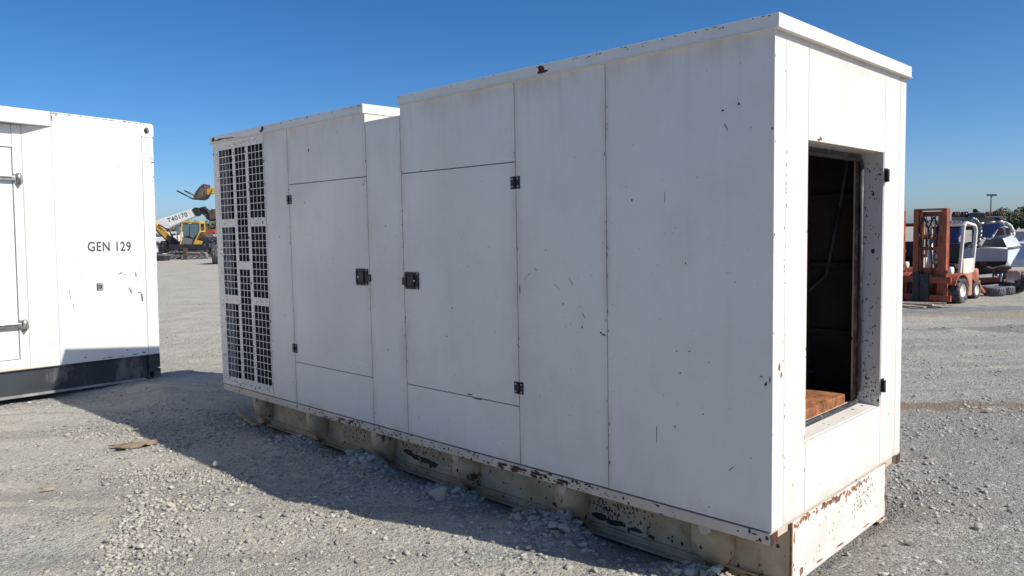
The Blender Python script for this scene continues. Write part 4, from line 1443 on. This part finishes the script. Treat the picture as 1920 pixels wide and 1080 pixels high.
X = Far('telehandler', 66, 350, 'white telehandler boom lettered T40170 raised behind the mini excavator', 'telehandler')
bo = X.plate('boom', [(285, 417), (290, 439), (372, 404), (363, 391)], 0.55, mt_fwhite, -0.3, bevel=.04)
X.plate('boom_tip', [(362, 393), (370, 406), (374, 404), (378, 399), (376, 390), (368, 389)], 0.62, mt_mblack, -0.34, bevel=.04)
X.plate('boom_head', [(375, 390), (384, 387), (389, 393), (392, 401), (398, 408), (406, 413), (398, 415), (390, 412), (384, 404), (376, 399)], 0.4, mt_mblack, -0.2, bevel=.03)
X.plate('head_link', [(384, 401), (394, 404), (396, 410), (390, 412)], 0.5, mt_brown, -0.25)
X.plate('fork_carriage', [(396, 398), (402, 392), (408, 393), (408, 410), (399, 412)], 1.2, mt_brown, -0.6)
X.rod('boom_hose', [(378, 390), (388, 391), (398, 396), (402, 404)], .05, mt_mblack, -0.3)
p0 = X.p(318.5, 418, -0.302)
text_obj('boom_text', 'T40170', 0.55, bo, p0, (R(90), R(-17.5), 0), mt_print, 0.004, None)
X.plate('machine_body', [(285, 446), (340, 441), (345, 456), (300, 462), (285, 462)], 2.0, mt_fwhite, -0.5, bevel=.1)
for u_ in (298, 345):
    c_ = X.p(u_, 474, -0.4); c_.z = 0.62
    wheel(X.e, c_, (0, 1, 0), .62, .45, mt_fwhite)
X.plate('chassis', [(288, 458), (352, 458), (350, 468), (290, 468)], 1.6, mt_mblack, -0.2)
X.rod('lift_ram', [(330, 455), (340, 415)], .1, mt_mgrey, 0.1, n=10)
X.plate('rear_frame', [(345, 440), (375, 436), (378, 460), (345, 460)], 1.6, mt_mblack, -0.2, bevel=.1)

X = Far('wheel_loader', 74, 405, 'yellow loader arm holding a rusty fork carriage high against the sky', 'loader')
X.plate('lift_arm', [(386, 356), (402, 351), (470, 400), (466, 412), (402, 363), (388, 366)], 0.5, mt_yellow, -0.25, bevel=.05)
X.rod('arm_pin', [(399.5, 358.5), (399.6, 358.5)], .12, mt_mblack, -0.35)
cg = X.plate('fork_carriage', [(367, 374), (371, 361), (379, 351), (386, 345.5), (389, 346), (390, 357), (391, 364), (386, 372), (379, 375.5), (370, 375)], 1.4, mt_brown, -0.7, bevel=.05)
X.plate('carriage_plate', [(372, 372), (380, 358), (384, 352), (388, 358), (384, 370), (378, 374)], 1.5, simple('scraped_steel', (0.15, 0.125, 0.11), .7, var=.5, scale=2), -0.76, cg)
X.rod('fork_tine', [(337, 358.3), (368, 374)], .075, mt_mblack, -0.6, n=6)
X.rod('fork_tine', [(341, 356.8), (370, 371.5)], .075, mt_mblack, 0.6, n=6)
X.plate('loader_body', [(440, 395), (520, 395), (525, 450), (430, 450)], 2.2, mt_yellow, -0.5, bevel=.15)
for u_ in (445, 510):
    c_ = X.p(u_, 474, -0.5); c_.z = 0.8
    wheel(X.e, c_, (0, 1, 0), .8, .6, mt_yellow)


def vehicle(name, D, u0, u1, h, label, cat, mat, cab=(0.3, 0.95), cabin=0.5, group=None, depth=1.8, bed=False):
    """side-on far vehicle: body with a shaped outline, windows, wheels"""
    a, b = at(D, u0), at(D, u1)
    L_ = b.x - a.x
    e_ = empty(name, Vector(((a.x + b.x) / 2, D, 0)))
    tag(e_, label, cat, group)
    x0 = -L_ / 2
    wr = min(.36, h * .2)
    zc = h * (1 - cabin)
    pr = [(0, wr * .9), (0, zc * .92), (cab[0] * L_ - .12 * L_, zc), (cab[0] * L_, h * .97), (cab[0] * L_ + .05 * L_, h), (cab[1] * L_ - .04 * L_, h), (cab[1] * L_, h * .96), (min(L_, cab[1] * L_ + .06 * L_), zc), (L_, zc * .95), (L_, wr * .9)]
    mb = MB().prism([(x0 + x, -depth / 2, z) for x, z in pr], (0, depth, 0))
    mb.build('body', mat, e_, bevel=.05)
    n = 3
    c0, c1 = cab[0] * L_ + .03 * L_, cab[1] * L_ - .05 * L_
    for i in range(n):
        xa, xb = c0 + (c1 - c0) * (i + .06) / n, c0 + (c1 - c0) * (i + .94) / n
        MB().box((x0 + xa, -depth / 2 - .012, zc + (h - zc) * .12), (x0 + xb, -depth / 2 + .01, h - (h - zc) * .2)).build('window', mt_glass, e_, bevel=.01)
    for x in (.2, .8):
        for s in (-1, 1):
            wheel(e_, (x0 + x * L_, s * (depth / 2 - .08), wr), (0, 1, 0), wr, .2, mt_mgrey)
    return e_


vehicle('parked_van', 78, 268, 345, 2.1, 'white van parked behind the mini excavator boom', 'van', mt_fwhite, (0.12, .98), .45)
vehicle('parked_car', 84, 380, 460, 1.75, 'white car with a red roof parked behind the excavator', 'car', mt_fwhite, (0.15, .9), .42)
e_ = MB(); a = at(83.6, 383); 
o = empty('stacked_awning', at(81, 398)); tag(o, 'red awning roll lying behind the mini excavator', 'awning')
MB().prism([P(383, 432, 81) - o.location, P(403, 431, 81) - o.location, P(404, 437, 81) - o.location, P(383, 437, 81) - o.location], (0, .8, 0)).build('awning_top', mt_red, o, bevel=.05)
mb = MB()
for u_ in (384, 403):
    p_ = P(u_, 437, 81) - o.location
    mb.tube((p_.x, .1, 0), (p_.x, .1, p_.z), .04)
mb.build('leg', mt_mgrey, o)
o.name = 'red_awning'
o = empty('dark_wheel_machine', at(44, 407)); o.name = 'compactor'
tag(o, 'dark tyred machine half hidden by the far end of the white enclosure', 'compactor')
wheel(o, Vector((-0.02, 0, .55)), (1, .35, 0), .55, .45, mt_mgrey, lugs=18)
wheel(o, Vector((1.7, .4, .55)), (1, .35, 0), .55, .45, mt_mgrey, lugs=18)
MB().box((-.25, .2, .5), (2.0, 1.8, 1.15)).build('frame', mt_brown, o, bevel=.05)
mb = MB(); mb.path([(-.4, .1, .7), (-.45, .1, 1.2), (-.2, .2, 1.35), (.1, .2, 1.2)], .07); mb.build('hose', mt_mblack, o)
o = empty('tool_box', at(52, 304)); tag(o, 'low black box on the ground left of the excavator blade', 'box')
MB().box((-.5, -.3, 0), (.35, .5, .32)).build('case', mt_mblack, o, bevel=.03)
MB().box((-.52, -.32, .32), (.37, .52, .42)).build('lid', mt_mgrey, o, bevel=.02)
o = empty('steel_post', at(53.6, 349)); tag(o, 'short rusty brown post standing before the excavator track', 'post')
MB().box((-.13, -.1, 0), (.13, .1, .78)).build('column', mt_brown, o, bevel=.02)
MB().box((-.2, -.18, 0), (.2, .18, .05)).build('foot_plate', mt_brown, o)


# ------------------------------------------------------------------ trees
def leaf_mat(name, c):
    k = NT(name)
    gi = k.n('ShaderNodeNewGeometry').outputs['Random Per Island']
    k.col(k.mix(gi, tuple(x * .55 for x in c), tuple(x * 1.5 for x in c)))
    k.rough(0.75)
    return k.mat


mt_leaf = leaf_mat('tree_leaves', (0.055, 0.075, 0.035))
mt_leaf2 = leaf_mat('dusty_leaves', (0.085, 0.095, 0.055))
mt_bark = simple('bark', (0.10, 0.08, 0.06), 0.9, var=0.3, scale=8)


def tree(x, y, h, r, label, lm, n=1100, group=None, leaf=.16):
    e_ = empty('tree', (x, y, 0)); tag(e_, label, 'tree', group)
    mb = MB()
    mb.tube((0, 0, 0), (0, 0, h * .5), .02 * h + .05, .012 * h + .03, n=8)
    for i in range(7):
        a = random.uniform(0, 6.28)
        mb.tube((0, 0, h * random.uniform(.25, .48)), (math.cos(a) * r * .6, math.sin(a) * r * .6, h * random.uniform(.5, .85)), .05, .015, n=6)
    mb.build('trunk', mt_bark, e_)
    cl = [(random.gauss(0, r * .45), random.gauss(0, r * .45), h * random.uniform(.35, .9), random.uniform(.22, .42) * r) for _ in range(16)]
    V = []; F = []
    for i in range(n):
        cx, cy, cz, cr = random.choice(cl)
        d = Vector((random.gauss(0, 1), random.gauss(0, 1), random.gauss(0, .8))).normalized() * cr * random.uniform(.55, 1.05)
        c = Vector((cx, cy, cz)) + d
        a = Vector((random.gauss(0, 1), random.gauss(0, 1), random.gauss(0, 1))).normalized() * leaf
        b = a.orthogonal().normalized() * leaf * .8
        k = len(V)
        V += [c - a, c + b, c + a, c - b]; F.append((k, k + 1, k + 2, k + 3))
    m_ = MB(); m_.add(V, F); m_.build('crown', lm, e_, fix=False)
    return e_


for i, (u_, D, h, r) in enumerate(((1888, 92, 2.6, 1.6), (1903, 96, 3.0, 2.0), (1921, 92, 3.1, 2.1), (1942, 95, 3.4, 2.2), (1966, 92, 3.0, 2.2))):
    q_ = at(D, u_)
    tree(q_.x, q_.y, h * 1.05, r, 'bushy dark green tree behind the boat, %s of the row from the left' % ['first', 'second', 'third', 'fourth', 'fifth'][i], mt_leaf, 1500, 'trees behind the boat', .16)
for i, (u_, D, h, r) in enumerate(((292, 120, 2.9, 3), (322, 125, 3.1, 3.2), (345, 118, 3.1, 3), (385, 122, 3.6, 3.2), (402, 120, 3.8, 3), (425, 118, 3.3, 3))):
    q_ = at(D, u_)
    tree(q_.x, q_.y, h, r, 'low dusty tree on the skyline behind the excavator, %s from the left' % ['first', 'second', 'third', 'fourth', 'fifth', 'sixth'][i], mt_leaf2, 900, 'trees behind the excavator', .25)

# ------------------------------------------------------------------ right background: forklifts
mt_salmon = simple('faded_salmon', (0.47, 0.21, 0.145), 0.65, var=0.15, scale=4, dirt=(0.33, 0.13, 0.08), dirt_amt=0.2)
mt_mast = simple('mast_red', (0.36, 0.085, 0.035), 0.6, var=0.3, scale=6, dirt=(0.09, 0.045, 0.035), dirt_amt=0.3)


def forklift(loc, rz, label, m_main, m_guard, m_mast=mt_mast, m_skirt=mt_salmon):
    F = empty('forklift', loc, rz); tag(F, label, 'forklift')
    # x: to the photo's right side of the truck, y: towards its rear
    H_ = 1.87
    mast = MB()
    for s in (-1, 1):
        x = s * .27
        mast.box((x - .055, -.42, .05), (x + .055, -.40, H_)); mast.box((x - .055, -.30, .05), (x + .055, -.28, H_))
        mast.box((x - .012 + s * .04, -.40, .05), (x + .012 + s * .04, -.30, H_))
        mast.box((x - s * .09 - .03, -.40, .12), (x - s * .09 + .03, -.32, H_ - .05))
    for z in (H_ - .09, 1.32, .50):
        mast.box((-.27, -.30, z - .05), (.27, -.27, z + .05))
    mast.box((-.32, -.42, H_ - .02), (.32, -.27, H_ + .02))
    for s in (-1, 1):
        mast.box((s * .175 - .022, -.37, .3), (s * .175 + .022, -.31, H_ - .12))
        mast.box((s * .09 - .010, -.39, .5), (s * .09 + .010, -.375, H_ - .1))
    mast.box((-.24, -.39, 1.05), (.24, -.375, 1.12)); mast.box((-.24, -.39, .56), (.24, -.375, .70))
    mo = mast.build('mast', m_mast, F, bevel=.004, loc=(.11, .12, 0))
    mb = MB()
    mb.tube((-.02, -.30, .25), (-.02, -.30, 1.35), .035, n=12); mb.tube((-.02, -.30, 1.35), (-.02, -.30, 1.8), .018, n=10)
    mb.build('lift_cylinder', mt_steel, mo)
    mb = MB()
    for x in (-.12, .08):
        mb.path([(x, -.44, .55), (x - .03, -.44, 1.1), (x - .10, -.43, 1.5), (x, -.42, 1.72), (x + .08, -.40, 1.5), (x + .02, -.36, 1.0)], .014, 6)
    for x in (-.21, .21): mb.box((x - .026, -.36, .5), (x + .018, -.35, H_ - .08))
    mb.build('mast_hoses', mt_mblack, mo)
    # carriage
    mb = MB()
    for z0, z1 in ((.04, .16), (.40, .53)):
        mb.box((-.55, -.50, z0), (.52, -.45, z1))
    for x in (-.40, .40, -.20): mb.box((x - .04, -.46, .05), (x + .04, -.42, .52))
    co_ = mb.build('fork_carriage', m_mast, F, bevel=.004, loc=(.05, .12, 0))
    mb = MB(); mb.box((-.20, -.54, .02), (-.08, -.50, .62)); mb.box((.06, -.54, .02), (.11, -.50, .60)); mb.box((-.20, -.52, .06), (.10, -.505, .58))
    mb.build('centre_plate', mt_mblack, co_)
    for x in (-.50, -.02):
        mb = MB(); mb.box((x, -.55, .015), (x + .10, -.51, .5)); mb.box((x, -1.05, .010), (x + .10, -.51, .035))
        if x == -.02: continue
        mb.build('fork', mt_mblack, co_)
    # chassis
    mb = MB()
    prof = [(-.10, .20), (-.10, .42), (.02, .50), (.26, .50), (.33, .40), (.36, .12), (.85, .10), (.85, .50), (1.45, .46), (1.52, .16), (1.35, .12), (1.32, .30), (1.05, .32), (1.0, .12), (.36, .12)]
    body = [(-.05, .14), (-.05, .56), (.30, .56), (.45, .58), (.95, .62), (1.25, .60), (1.42, .40), (1.45, .16), (1.30, .12)]
    mb.prism([(-.36, y, z) for y, z in body], (.72, 0, 0))
    mb.build('chassis', m_main, F, bevel=.02)
    for s in (-1, 1):       # side skirts and mudguards
        x0, x1 = (.36, .52) if s > 0 else (-.52, -.36)
        mb = MB(); mb.box((x0, .33, .10), (x1, .72, .56)); mb.build('side_skirt', m_skirt, F, bevel=.015)
        mb = MB()
        n = 10
        vs = []
        for i in range(n + 1):
            t = R(10 + 150 * i / n)
            for rr in (.34, .31):
                for x in (x0 - .0, x1 + (.1 if s > 0 else 0) - (.1 if s < 0 else 0) * 0):
                    vs.append((x, .02 + rr * math.cos(t) * (1), .25 + rr * math.sin(t)))
        fs = []
        for i in range(n):
            k = i * 4
            fs += [(k, k + 1, k + 5, k + 4), (k + 2, k + 6, k + 7, k + 3), (k, k + 4, k + 6, k + 2), (k + 1, k + 3, k + 7, k + 5)]
        mb.add(vs, fs); mb.build('mudguard', m_main, F)
        wheel(F, (s * .54, 0, .25), (1, 0, 0), .25, .24, mt_cream, lugs=14)
        wheel(F, (s * .42, 1.02, .19), (1, 0, 0), .19, .16, mt_cream)
        mb = MB(); mb.prism([(s * .36, .80, .58), (s * .36, 1.48, .12), (s * .36, 1.40, .10), (s * .36, .78, .46)], (s * .12, 0, 0)); mb.build('rear_fender', m_main, F)
    # guard: near frame is a rounded loop
    for s in (-1, 1):
        mb = MB()
        x = s * .45
        pts = [(x, .28, .58), (x, .42, 1.52), (x, .50, 1.60), (x, .92, 1.54), (x, 1.00, 1.44), (x, .86, .60)]
        for i in range(len(pts) - 1): mb.bar(pts[i], pts[i + 1], .05, .06, up=(1, 0, 0))
        mb.build('guard_frame', m_guard, F, bevel=.008)
        mb = MB(); mb.box((x - .02, .38, .56), (x + .03, .86, .86)); mb.build('guard_panel', m_guard, F, bevel=.01)
    for i in range(6):
        y = .46 + i * .09
        MB().box((-.45, y, 1.57 - i * .01), (.45, y + .035, 1.60 - i * .01)).build('roof_slat', m_guard, F)
    mb = MB(); mb.box((-.22, .62, .62), (.22, .98, .74)); mb.box((-.22, .92, .74), (.22, 1.0, 1.16)); mb.build('seat', mt_mblack, F, bevel=.03)
    mb = MB(); mb.lathe([(.13, -.012), (.155, -.012), (.155, .012), (.13, .012)], (0.02, .42, .92), (0, -.6, .8), 20); mb.tube((.02, .30, .6), (.02, .42, .92), .02)
    mb.build('steering_wheel', mt_mblack, F)
    mb = MB(); mb.box((-.34, 1.2, .2), (.34, 1.5, .62)); mb.build('counterweight', m_skirt, F, bevel=.05)
    mb = MB(); mb.tube((.5, -.28, .66), (.56, -.28, .66), .07, n=14); mb.tube((.42, -.2, .62), (.5, -.28, .66), .03); mb.build('headlight', mt_cream, F)
    return F


Fx = Vector((.53, -.848, 0))
f1 = forklift(Vector((8.60, 15.87, float(gheight(8.60, 15.87)))), R(-53), 'orange red forklift with a cream overhead guard standing on the gravel', mt_orange, mt_cream)
f2 = forklift(Vector((8.95, 18.3, 0)), R(-52), 'dark red forklift half hidden behind the orange one and the enclosure', mt_orange2, mt_orange2)
# planks in front of the forklift
pl = empty('plank_pile', (7.85, 14.85, 0)); tag(pl, 'weathered planks lying on the ground before the orange forklift', 'planks')
gz = float(gheight(7.85, 14.85))
for i, (x, y, z, a, L_) in enumerate(((0, 0, .02, -35, .75), (.12, .15, .02, -20, .8), (-.05, .1, .05, -48, .7), (.3, -.02, .02, -10, .6), (-.2, -.05, .02, -60, .6), (.15, .25, .05, -30, .9))):
    MB().box((x - L_ / 2, y - .045, z + gz), (x + L_ / 2, y + .045, z + gz + .022), Matrix.Rotation(R(a), 3, 'Z')).build('plank', mt_plank, pl, bevel=.003)

# ------------------------------------------------------------------ boat on its trailer
BT = Far('boat', 17.6, 1860, 'white cabin boat with a blue tarp and a chined shade-grey stern on a trailer', 'boat', face=True)
b = BT
# hull: stern face towards us in grey painted shade, bow flank in the sun
mb = MB()
st = [b.p(1737, 470), b.p(1836, 466), b.p(1889, 467), b.p(1888, 490), b.p(1838, 489.5), b.p(1737, 500)]
mb.prism([b.p(1800, 466), b.p(1890, 466.5), b.p(1888.5, 490), b.p(1800, 490)], b.n * .25)
mb.build('hull_side', mt_hull_shaded, b.e, bevel=.01)
mb = MB()
mb.prism([b.p(1737, 464), b.p(1799, 464), b.p(1799, 496), b.p(1737, 496)], b.n * .6)
mb.build('hull_side', mt_hull_shaded, b.e, bevel=.01)
mb = MB()
fl = [b.p(1890, 466.5), b.p(1914.5, 462, .36), b.p(1911, 470, .34), b.p(1894, 498, .07), b.p(1885, 497, .0), b.p(1889, 490)]
bk = [q_ + b.n * 1.0 for q_ in fl]
mb.add(fl + bk, [(0, 1, 2, 3, 4, 5), (11, 10, 9, 8, 7, 6)] + [(i, 6 + i, 6 + (i + 1) % 6, (i + 1) % 6) for i in range(6)])
mb.build('hull_bow', mt_hull, b.e)
mb = MB()
fl = [b.p(1889, 465), b.p(1914.5, 461, .36), b.p(1906, 447, .3), b.p(1899, 441, .2), b.p(1886, 445, .05), b.p(1880, 447, 0)]
bk = [q_ + b.n * 1.0 for q_ in fl]
mb.add(fl + bk, [(0, 1, 2, 3, 4, 5), (11, 10, 9, 8, 7, 6)] + [(i, 6 + i, 6 + (i + 1) % 6, (i + 1) % 6) for i in range(6)])
mb.build('foredeck', mt_hull, b.e)
b.rod('gunwale', [(1835, 464.5), (1889, 466)], .022, mt_fwhite, -.02)
mb = MB(); mb.tube(b.p(1889, 466, -.02), b.p(1914.5, 462, .34), .024); mb.build('gunwale', mt_mgrey, b.e)
b.plate('deck_well', [(1840, 463), (1849, 448), (1880, 447), (1888.5, 464)], .9, simple('greenish_deck', (0.13, 0.145, 0.14), .7), .12)
# cabin
b.plate('cabin_side', [(1862, 447), (1868, 440), (1876, 427), (1884, 423), (1894, 427), (1899, 441), (1898, 450), (1884, 449)], .9, mt_hull, .35, bevel=.03)
b.plate('cabin_window', [(1868, 438), (1873, 429), (1880, 427.5), (1884, 440)], .02, mt_glass, .33)
mtw = simple('tinted_red_window', (0.20, 0.07, 0.06), .3)
b.plate('cabin_window', [(1865, 442), (1872, 430), (1880, 427), (1883, 440)], .015, mtw, .315)
b.plate('cabin_window', [(1885, 427), (1892, 428), (1895, 439), (1888, 441)], .03, mtw, .325)
b.rod('cabin_rail', [(1872, 418), (1885, 417), (1895, 423), (1901, 435), (1900, 446)], .03, mt_fwhite, .25)
b.rod('cabin_rail', [(1874, 423), (1886, 421), (1893, 426), (1897, 436)], .02, mt_mgrey, .3)
# tarp
tp = b.plate('tarp', [(1826, 421), (1840, 418.5), (1866, 416.5), (1880, 415.5), (1877, 424), (1870, 431), (1864, 440), (1859, 447), (1852, 448), (1846, 444), (1841, 449), (1834, 452), (1829, 447), (1836, 440), (1832, 428)], .8, mt_blue, .1, bevel=.04)
b.rod('tarp_edge', [(1827, 421), (1845, 418.5), (1866, 416.2), (1880, 415)], .025, mt_steel, .05, tp)
b.rod('tarp_edge', [(1842, 447), (1848, 448), (1858, 447.5), (1864, 440)], .018, mt_fwhite, .05, tp)
mb = MB()
for (r0, dy) in ((.34, 0), (.27, .03)):
    pts = []
    for i in range(11):
        t = R(-70 + 160 * i / 10)
        pts.append(b.p(1822, 437, dy - .02) + Vector((math.cos(t) * r0 * .62, 0, math.sin(t) * r0)))
    mb.path(pts, .028, 8)
mb.build('arch_rail', mt_steel, b.e)
b.plate('folded_canopy', [(1822, 424), (1832, 428), (1835, 440), (1828, 452), (1822, 455)], .5, mt_blue, .0, bevel=.04)
# roof and stern clutter behind the forklift mast
cn = b.plate('canopy_roof', [(1736, 412), (1800, 414), (1806, 424), (1736, 426)], 1.0, mt_mgrey, .2, bevel=.02)
for i in range(8):
    u0_ = 1740 + i * 8.5
    b.plate('canopy_stripe', [(u0_, 414.5), (u0_ + 2.2, 414.5), (u0_ + 7, 422), (u0_ + 4.4, 422)], .03, mt_fwhite, .18, cn)
b.plate('cabin_tarp', [(1740, 426), (1804, 424), (1802, 438), (1796, 447), (1799, 480), (1790, 484), (1740, 464)], .7, mt_blue, .35, bevel=.05)
for (u0_, v0_) in ((1739, 455), (1758, 453)):
    b.rod('white_bracket', [(u0_ + 3.5, v0_ - 6), (u0_, v0_ + 1), (u0_ + 3, v0_ + 4)], .018, mt_fwhite, -.05)
b.plate('dark_well', [(1740, 446), (1768, 446), (1768, 464), (1740, 464)], .3, mt_mblack, -.0)
b.plate('white_bulwark', [(1786, 462), (1804, 470), (1830, 464), (1830, 470), (1800, 476), (1786, 470)], .4, mt_fwhite, .05)
b.plate('keel', [(1800, 490), (1888, 490), (1886, 500), (1872, 512), (1830, 516), (1800, 520)], .9, mt_mblack, .35)
# trailer
TR = Far('boat_trailer', 17.2, 1860, 'rusty boat trailer with a dull pink mudguard under the boat', 'trailer', face=True)
TR.plate('axle_beam', [(1838, 522), (1876, 520), (1876, 529), (1838, 531)], .12, mt_orange2, 0, bevel=.01)
TR.plate('beam_end', [(1875, 519.5), (1879, 519.5), (1879, 528), (1875, 528.5)], .14, mt_cream, -.01)
TR.plate('chassis_rail', [(1836, 531), (1885, 527), (1885, 531), (1836, 536)], .1, mt_mblack, .3)
TR.plate('keel_support', [(1860, 504), (1866, 503), (1863.5, 522), (1860.5, 522)], .1, mt_brown, .0)
TR.plate('keel_cradle', [(1848, 501), (1853, 500), (1860, 503), (1880, 498), (1897, 500), (1897, 504), (1876, 507), (1852, 508)], .3, mt_brown, .1, bevel=.02)
TR.rod('bolt', [(1871, 514), (1871, 521)], .015, mt_cream)
TR.rod('bolt', [(1879, 513), (1878, 521)], .015, mt_cream)
mt_pink = simple('dull_pink_paint', (0.38, 0.27, 0.24), .7, var=.2, scale=5)
mg = TR.plate('mudguard', [(1884, 526), (1888, 508.5), (1892, 507), (1910, 507), (1914, 512), (1916, 522), (1907, 526)], .5, mt_pink, -.0, bevel=.02)
TR.plate('guard_rail', [(1882, 524), (1902, 527), (1902, 530.5), (1882, 528)], .05, mt_cream, -.06)
TR.plate('guard_strip', [(1882, 528.5), (1902, 531), (1902, 533), (1883, 531)], .05, mt_orange2, -.05)
c_ = TR.p(1906, 530, .15); c_.z = float(gheight(TR.o.x + c_.x, 17.3)) + .25
wheel(TR.e, c_, (.9, .4, 0), .25, .16, mt_mgrey)
c2 = c_ + Vector((-1.2, .5, 0)); wheel(TR.e, c2, (.9, .4, 0), .25, .16, mt_mgrey)

# old tyres lying flat
for i, (u_, D, lb) in enumerate(((1866, 16.55, 'worn grey tyre lying flat on the gravel, the nearer of two'), (1883, 16.95, 'worn grey tyre lying flat on the gravel, the farther of two'))):
    q_ = at(D, u_)
    e_ = empty('tyre', (q_.x, q_.y, float(gheight(q_.x, q_.y)) + .0)); tag(e_, lb, 'tyre', 'two old tyres lying by the trailer')
    mb = MB()
    ra, ri, hh = .215, .11, .185
    mb.lathe([(ri, .015), (ra * .8, .0), (ra * .95, .015), (ra, .05), (ra, hh - .05), (ra * .95, hh - .015), (ra * .8, hh), (ri, hh - .015), (ri - .01, hh * .5)], (0, 0, 0), (0, 0, 1), 32)
    t_ = mb.build('carcass', simple('faded_tyre', (0.13, 0.145, 0.165), .85, var=.3, scale=9, dirt=(0.28, .28, .27), dirt_amt=.25), e_)
    mb = MB()
    for j in range(28):
        a = 2 * math.pi * j / 28
        mb.bar((ra * math.cos(a), ra * math.sin(a), .03), (ra * math.cos(a + .1), ra * math.sin(a + .1), hh - .03), .016, .012, up=(math.cos(a), math.sin(a), 0))
    mb.build('tread', mt_tyre, t_)

# flatbed with rusty rollers behind the boat
X = Far('flatbed_truck', 30, 1830, 'olive flatbed loaded with rusty drums and a black roll, behind the boat', 'truck', face=True)
X.plate('deck', [(1784, 408), (1880, 405), (1880, 414), (1868, 420), (1784, 424)], 1.4, mt_mgrey, 0, bevel=.03)
X.plate('tarp_roll', [(1816, 400), (1822, 398.5), (1846, 398.5), (1849, 401), (1848, 409), (1818, 409)], .8, simple('dark_green_cover', (0.045, .055, .055), .7), -.1, bevel=.06)
for i, (ua, ub, m_) in enumerate(((1786, 1800, mt_brown), (1801, 1815, mt_mblack), (1849, 1858, mt_rust), (1858, 1866, mt_mblack), (1866, 1879, mt_brown))):
    mb = MB()
    a_, b_ = X.p(ua, 404.5, .2), X.p(ub, 403.5, .2)
    mb.tube(a_, b_, .13, n=16)
    for t in (0.2, .5, .8):
        c_ = a_.lerp(b_, t); mb.tube(c_ - Vector((.015, 0, 0)), c_ + Vector((.015, 0, 0)), .15, n=16)
    mb.build('drum', m_, X.e)
X.plate('winch', [(1824, 392), (1829, 391), (1833, 393), (1834, 396), (1839, 398), (1824, 398.5)], .3, mt_mblack, .1, bevel=.02)
X.plate('stake', [(1821, 411), (1824, 411), (1824, 424), (1821, 424)], .08, mt_fwhite, -.15)
X.plate('cargo', [(1824, 409), (1868, 408), (1868, 420), (1824, 424)], .6, simple('dusty_brown_load', (0.16, .13, .11), .8), -.05)
for u_ in (1798, 1822, 1862):
    c_ = X.p(u_, 440, .3); c_.z = .42
    wheel(X.e, c_, (0, 1, 0), .42, .3, mt_mgrey)
X.plate('chassis', [(1784, 424), (1875, 420), (1875, 430), (1784, 432)], .9, mt_mblack, .2)
o = empty('spare_tyre', P(1875, 411.5, 18.2)); tag(o, 'black tyre resting on top of the boat cabin', 'tyre')
mb = MB(); mb.lathe([(.05, .0), (.12, .0), (.125, .03), (.125, .05), (.12, .08), (.05, .08)], (0, 0, -.04), (.05, 0, 1), 20); mb.build('carcass', mt_tyre, o)

vehicle('parked_car', 21, 1903, 2130, 1.03, 'white car parked at the right edge beyond the boat bow', 'car', mt_fwhite, (0.12, .9), .42)
vehicle('parked_pickup', 30, 1901, 2090, 1.25, 'pale pink roofed pickup parked behind the white car at right', 'pickup', simple('pale_pink', (.62, .5, .46), .4), (0.02, .8), .4)
X = Far('flat_trailer', 18.4, 1916, 'dark blue low trailer at the right edge beside the boat trailer', 'trailer')
X.plate('bed', [(1908, 509), (1990, 507), (1990, 520), (1908, 522)], .9, simple('dark_blue_steel', (.03, .05, .09), .6), 0, bevel=.02)
X.plate('skirt', [(1909, 521), (1985, 519), (1985, 540), (1909, 541)], .6, simple('navy_steel', (.02, .035, .07), .6), .15)
X.plate('deck_boards', [(1908, 505.5), (1990, 503.5), (1990, 507), (1908, 509)], .95, mt_plank, -.02)
c_ = X.p(1940, 530, .1); c_.z = .22
wheel(X.e, c_, (.2, 1, 0), .22, .18, mt_mgrey)
c_ = X.p(1975, 530, .1); c_.z = .22
wheel(X.e, c_, (.2, 1, 0), .22, .18, mt_mgrey)

# floodlight mast
X = Far('light_mast', 62, 1859, 'tall thin floodlight mast with two pairs of lamps against the sky', 'light mast')
p_ = X.p(1859, 367)
mb = MB(); mb.tube((0 + p_.x, 0, 0), (p_.x, 0, p_.z), .09, .06, n=10); mb.build('pole', mt_mgrey, X.e)
mb = MB(); mb.bar(X.p(1853, 367), X.p(1865, 366.4), .06, .06); mb.build('cross_arm', mt_mgrey, X.e)
for u_ in (1853, 1856.5, 1862, 1865.5):
    q_ = X.p(u_, 366)
    MB().box((q_.x - .09, -.12, q_.z - .06), (q_.x + .09, .08, q_.z + .08)).build('lamp_head', mt_mblack, X.e, bevel=.01)
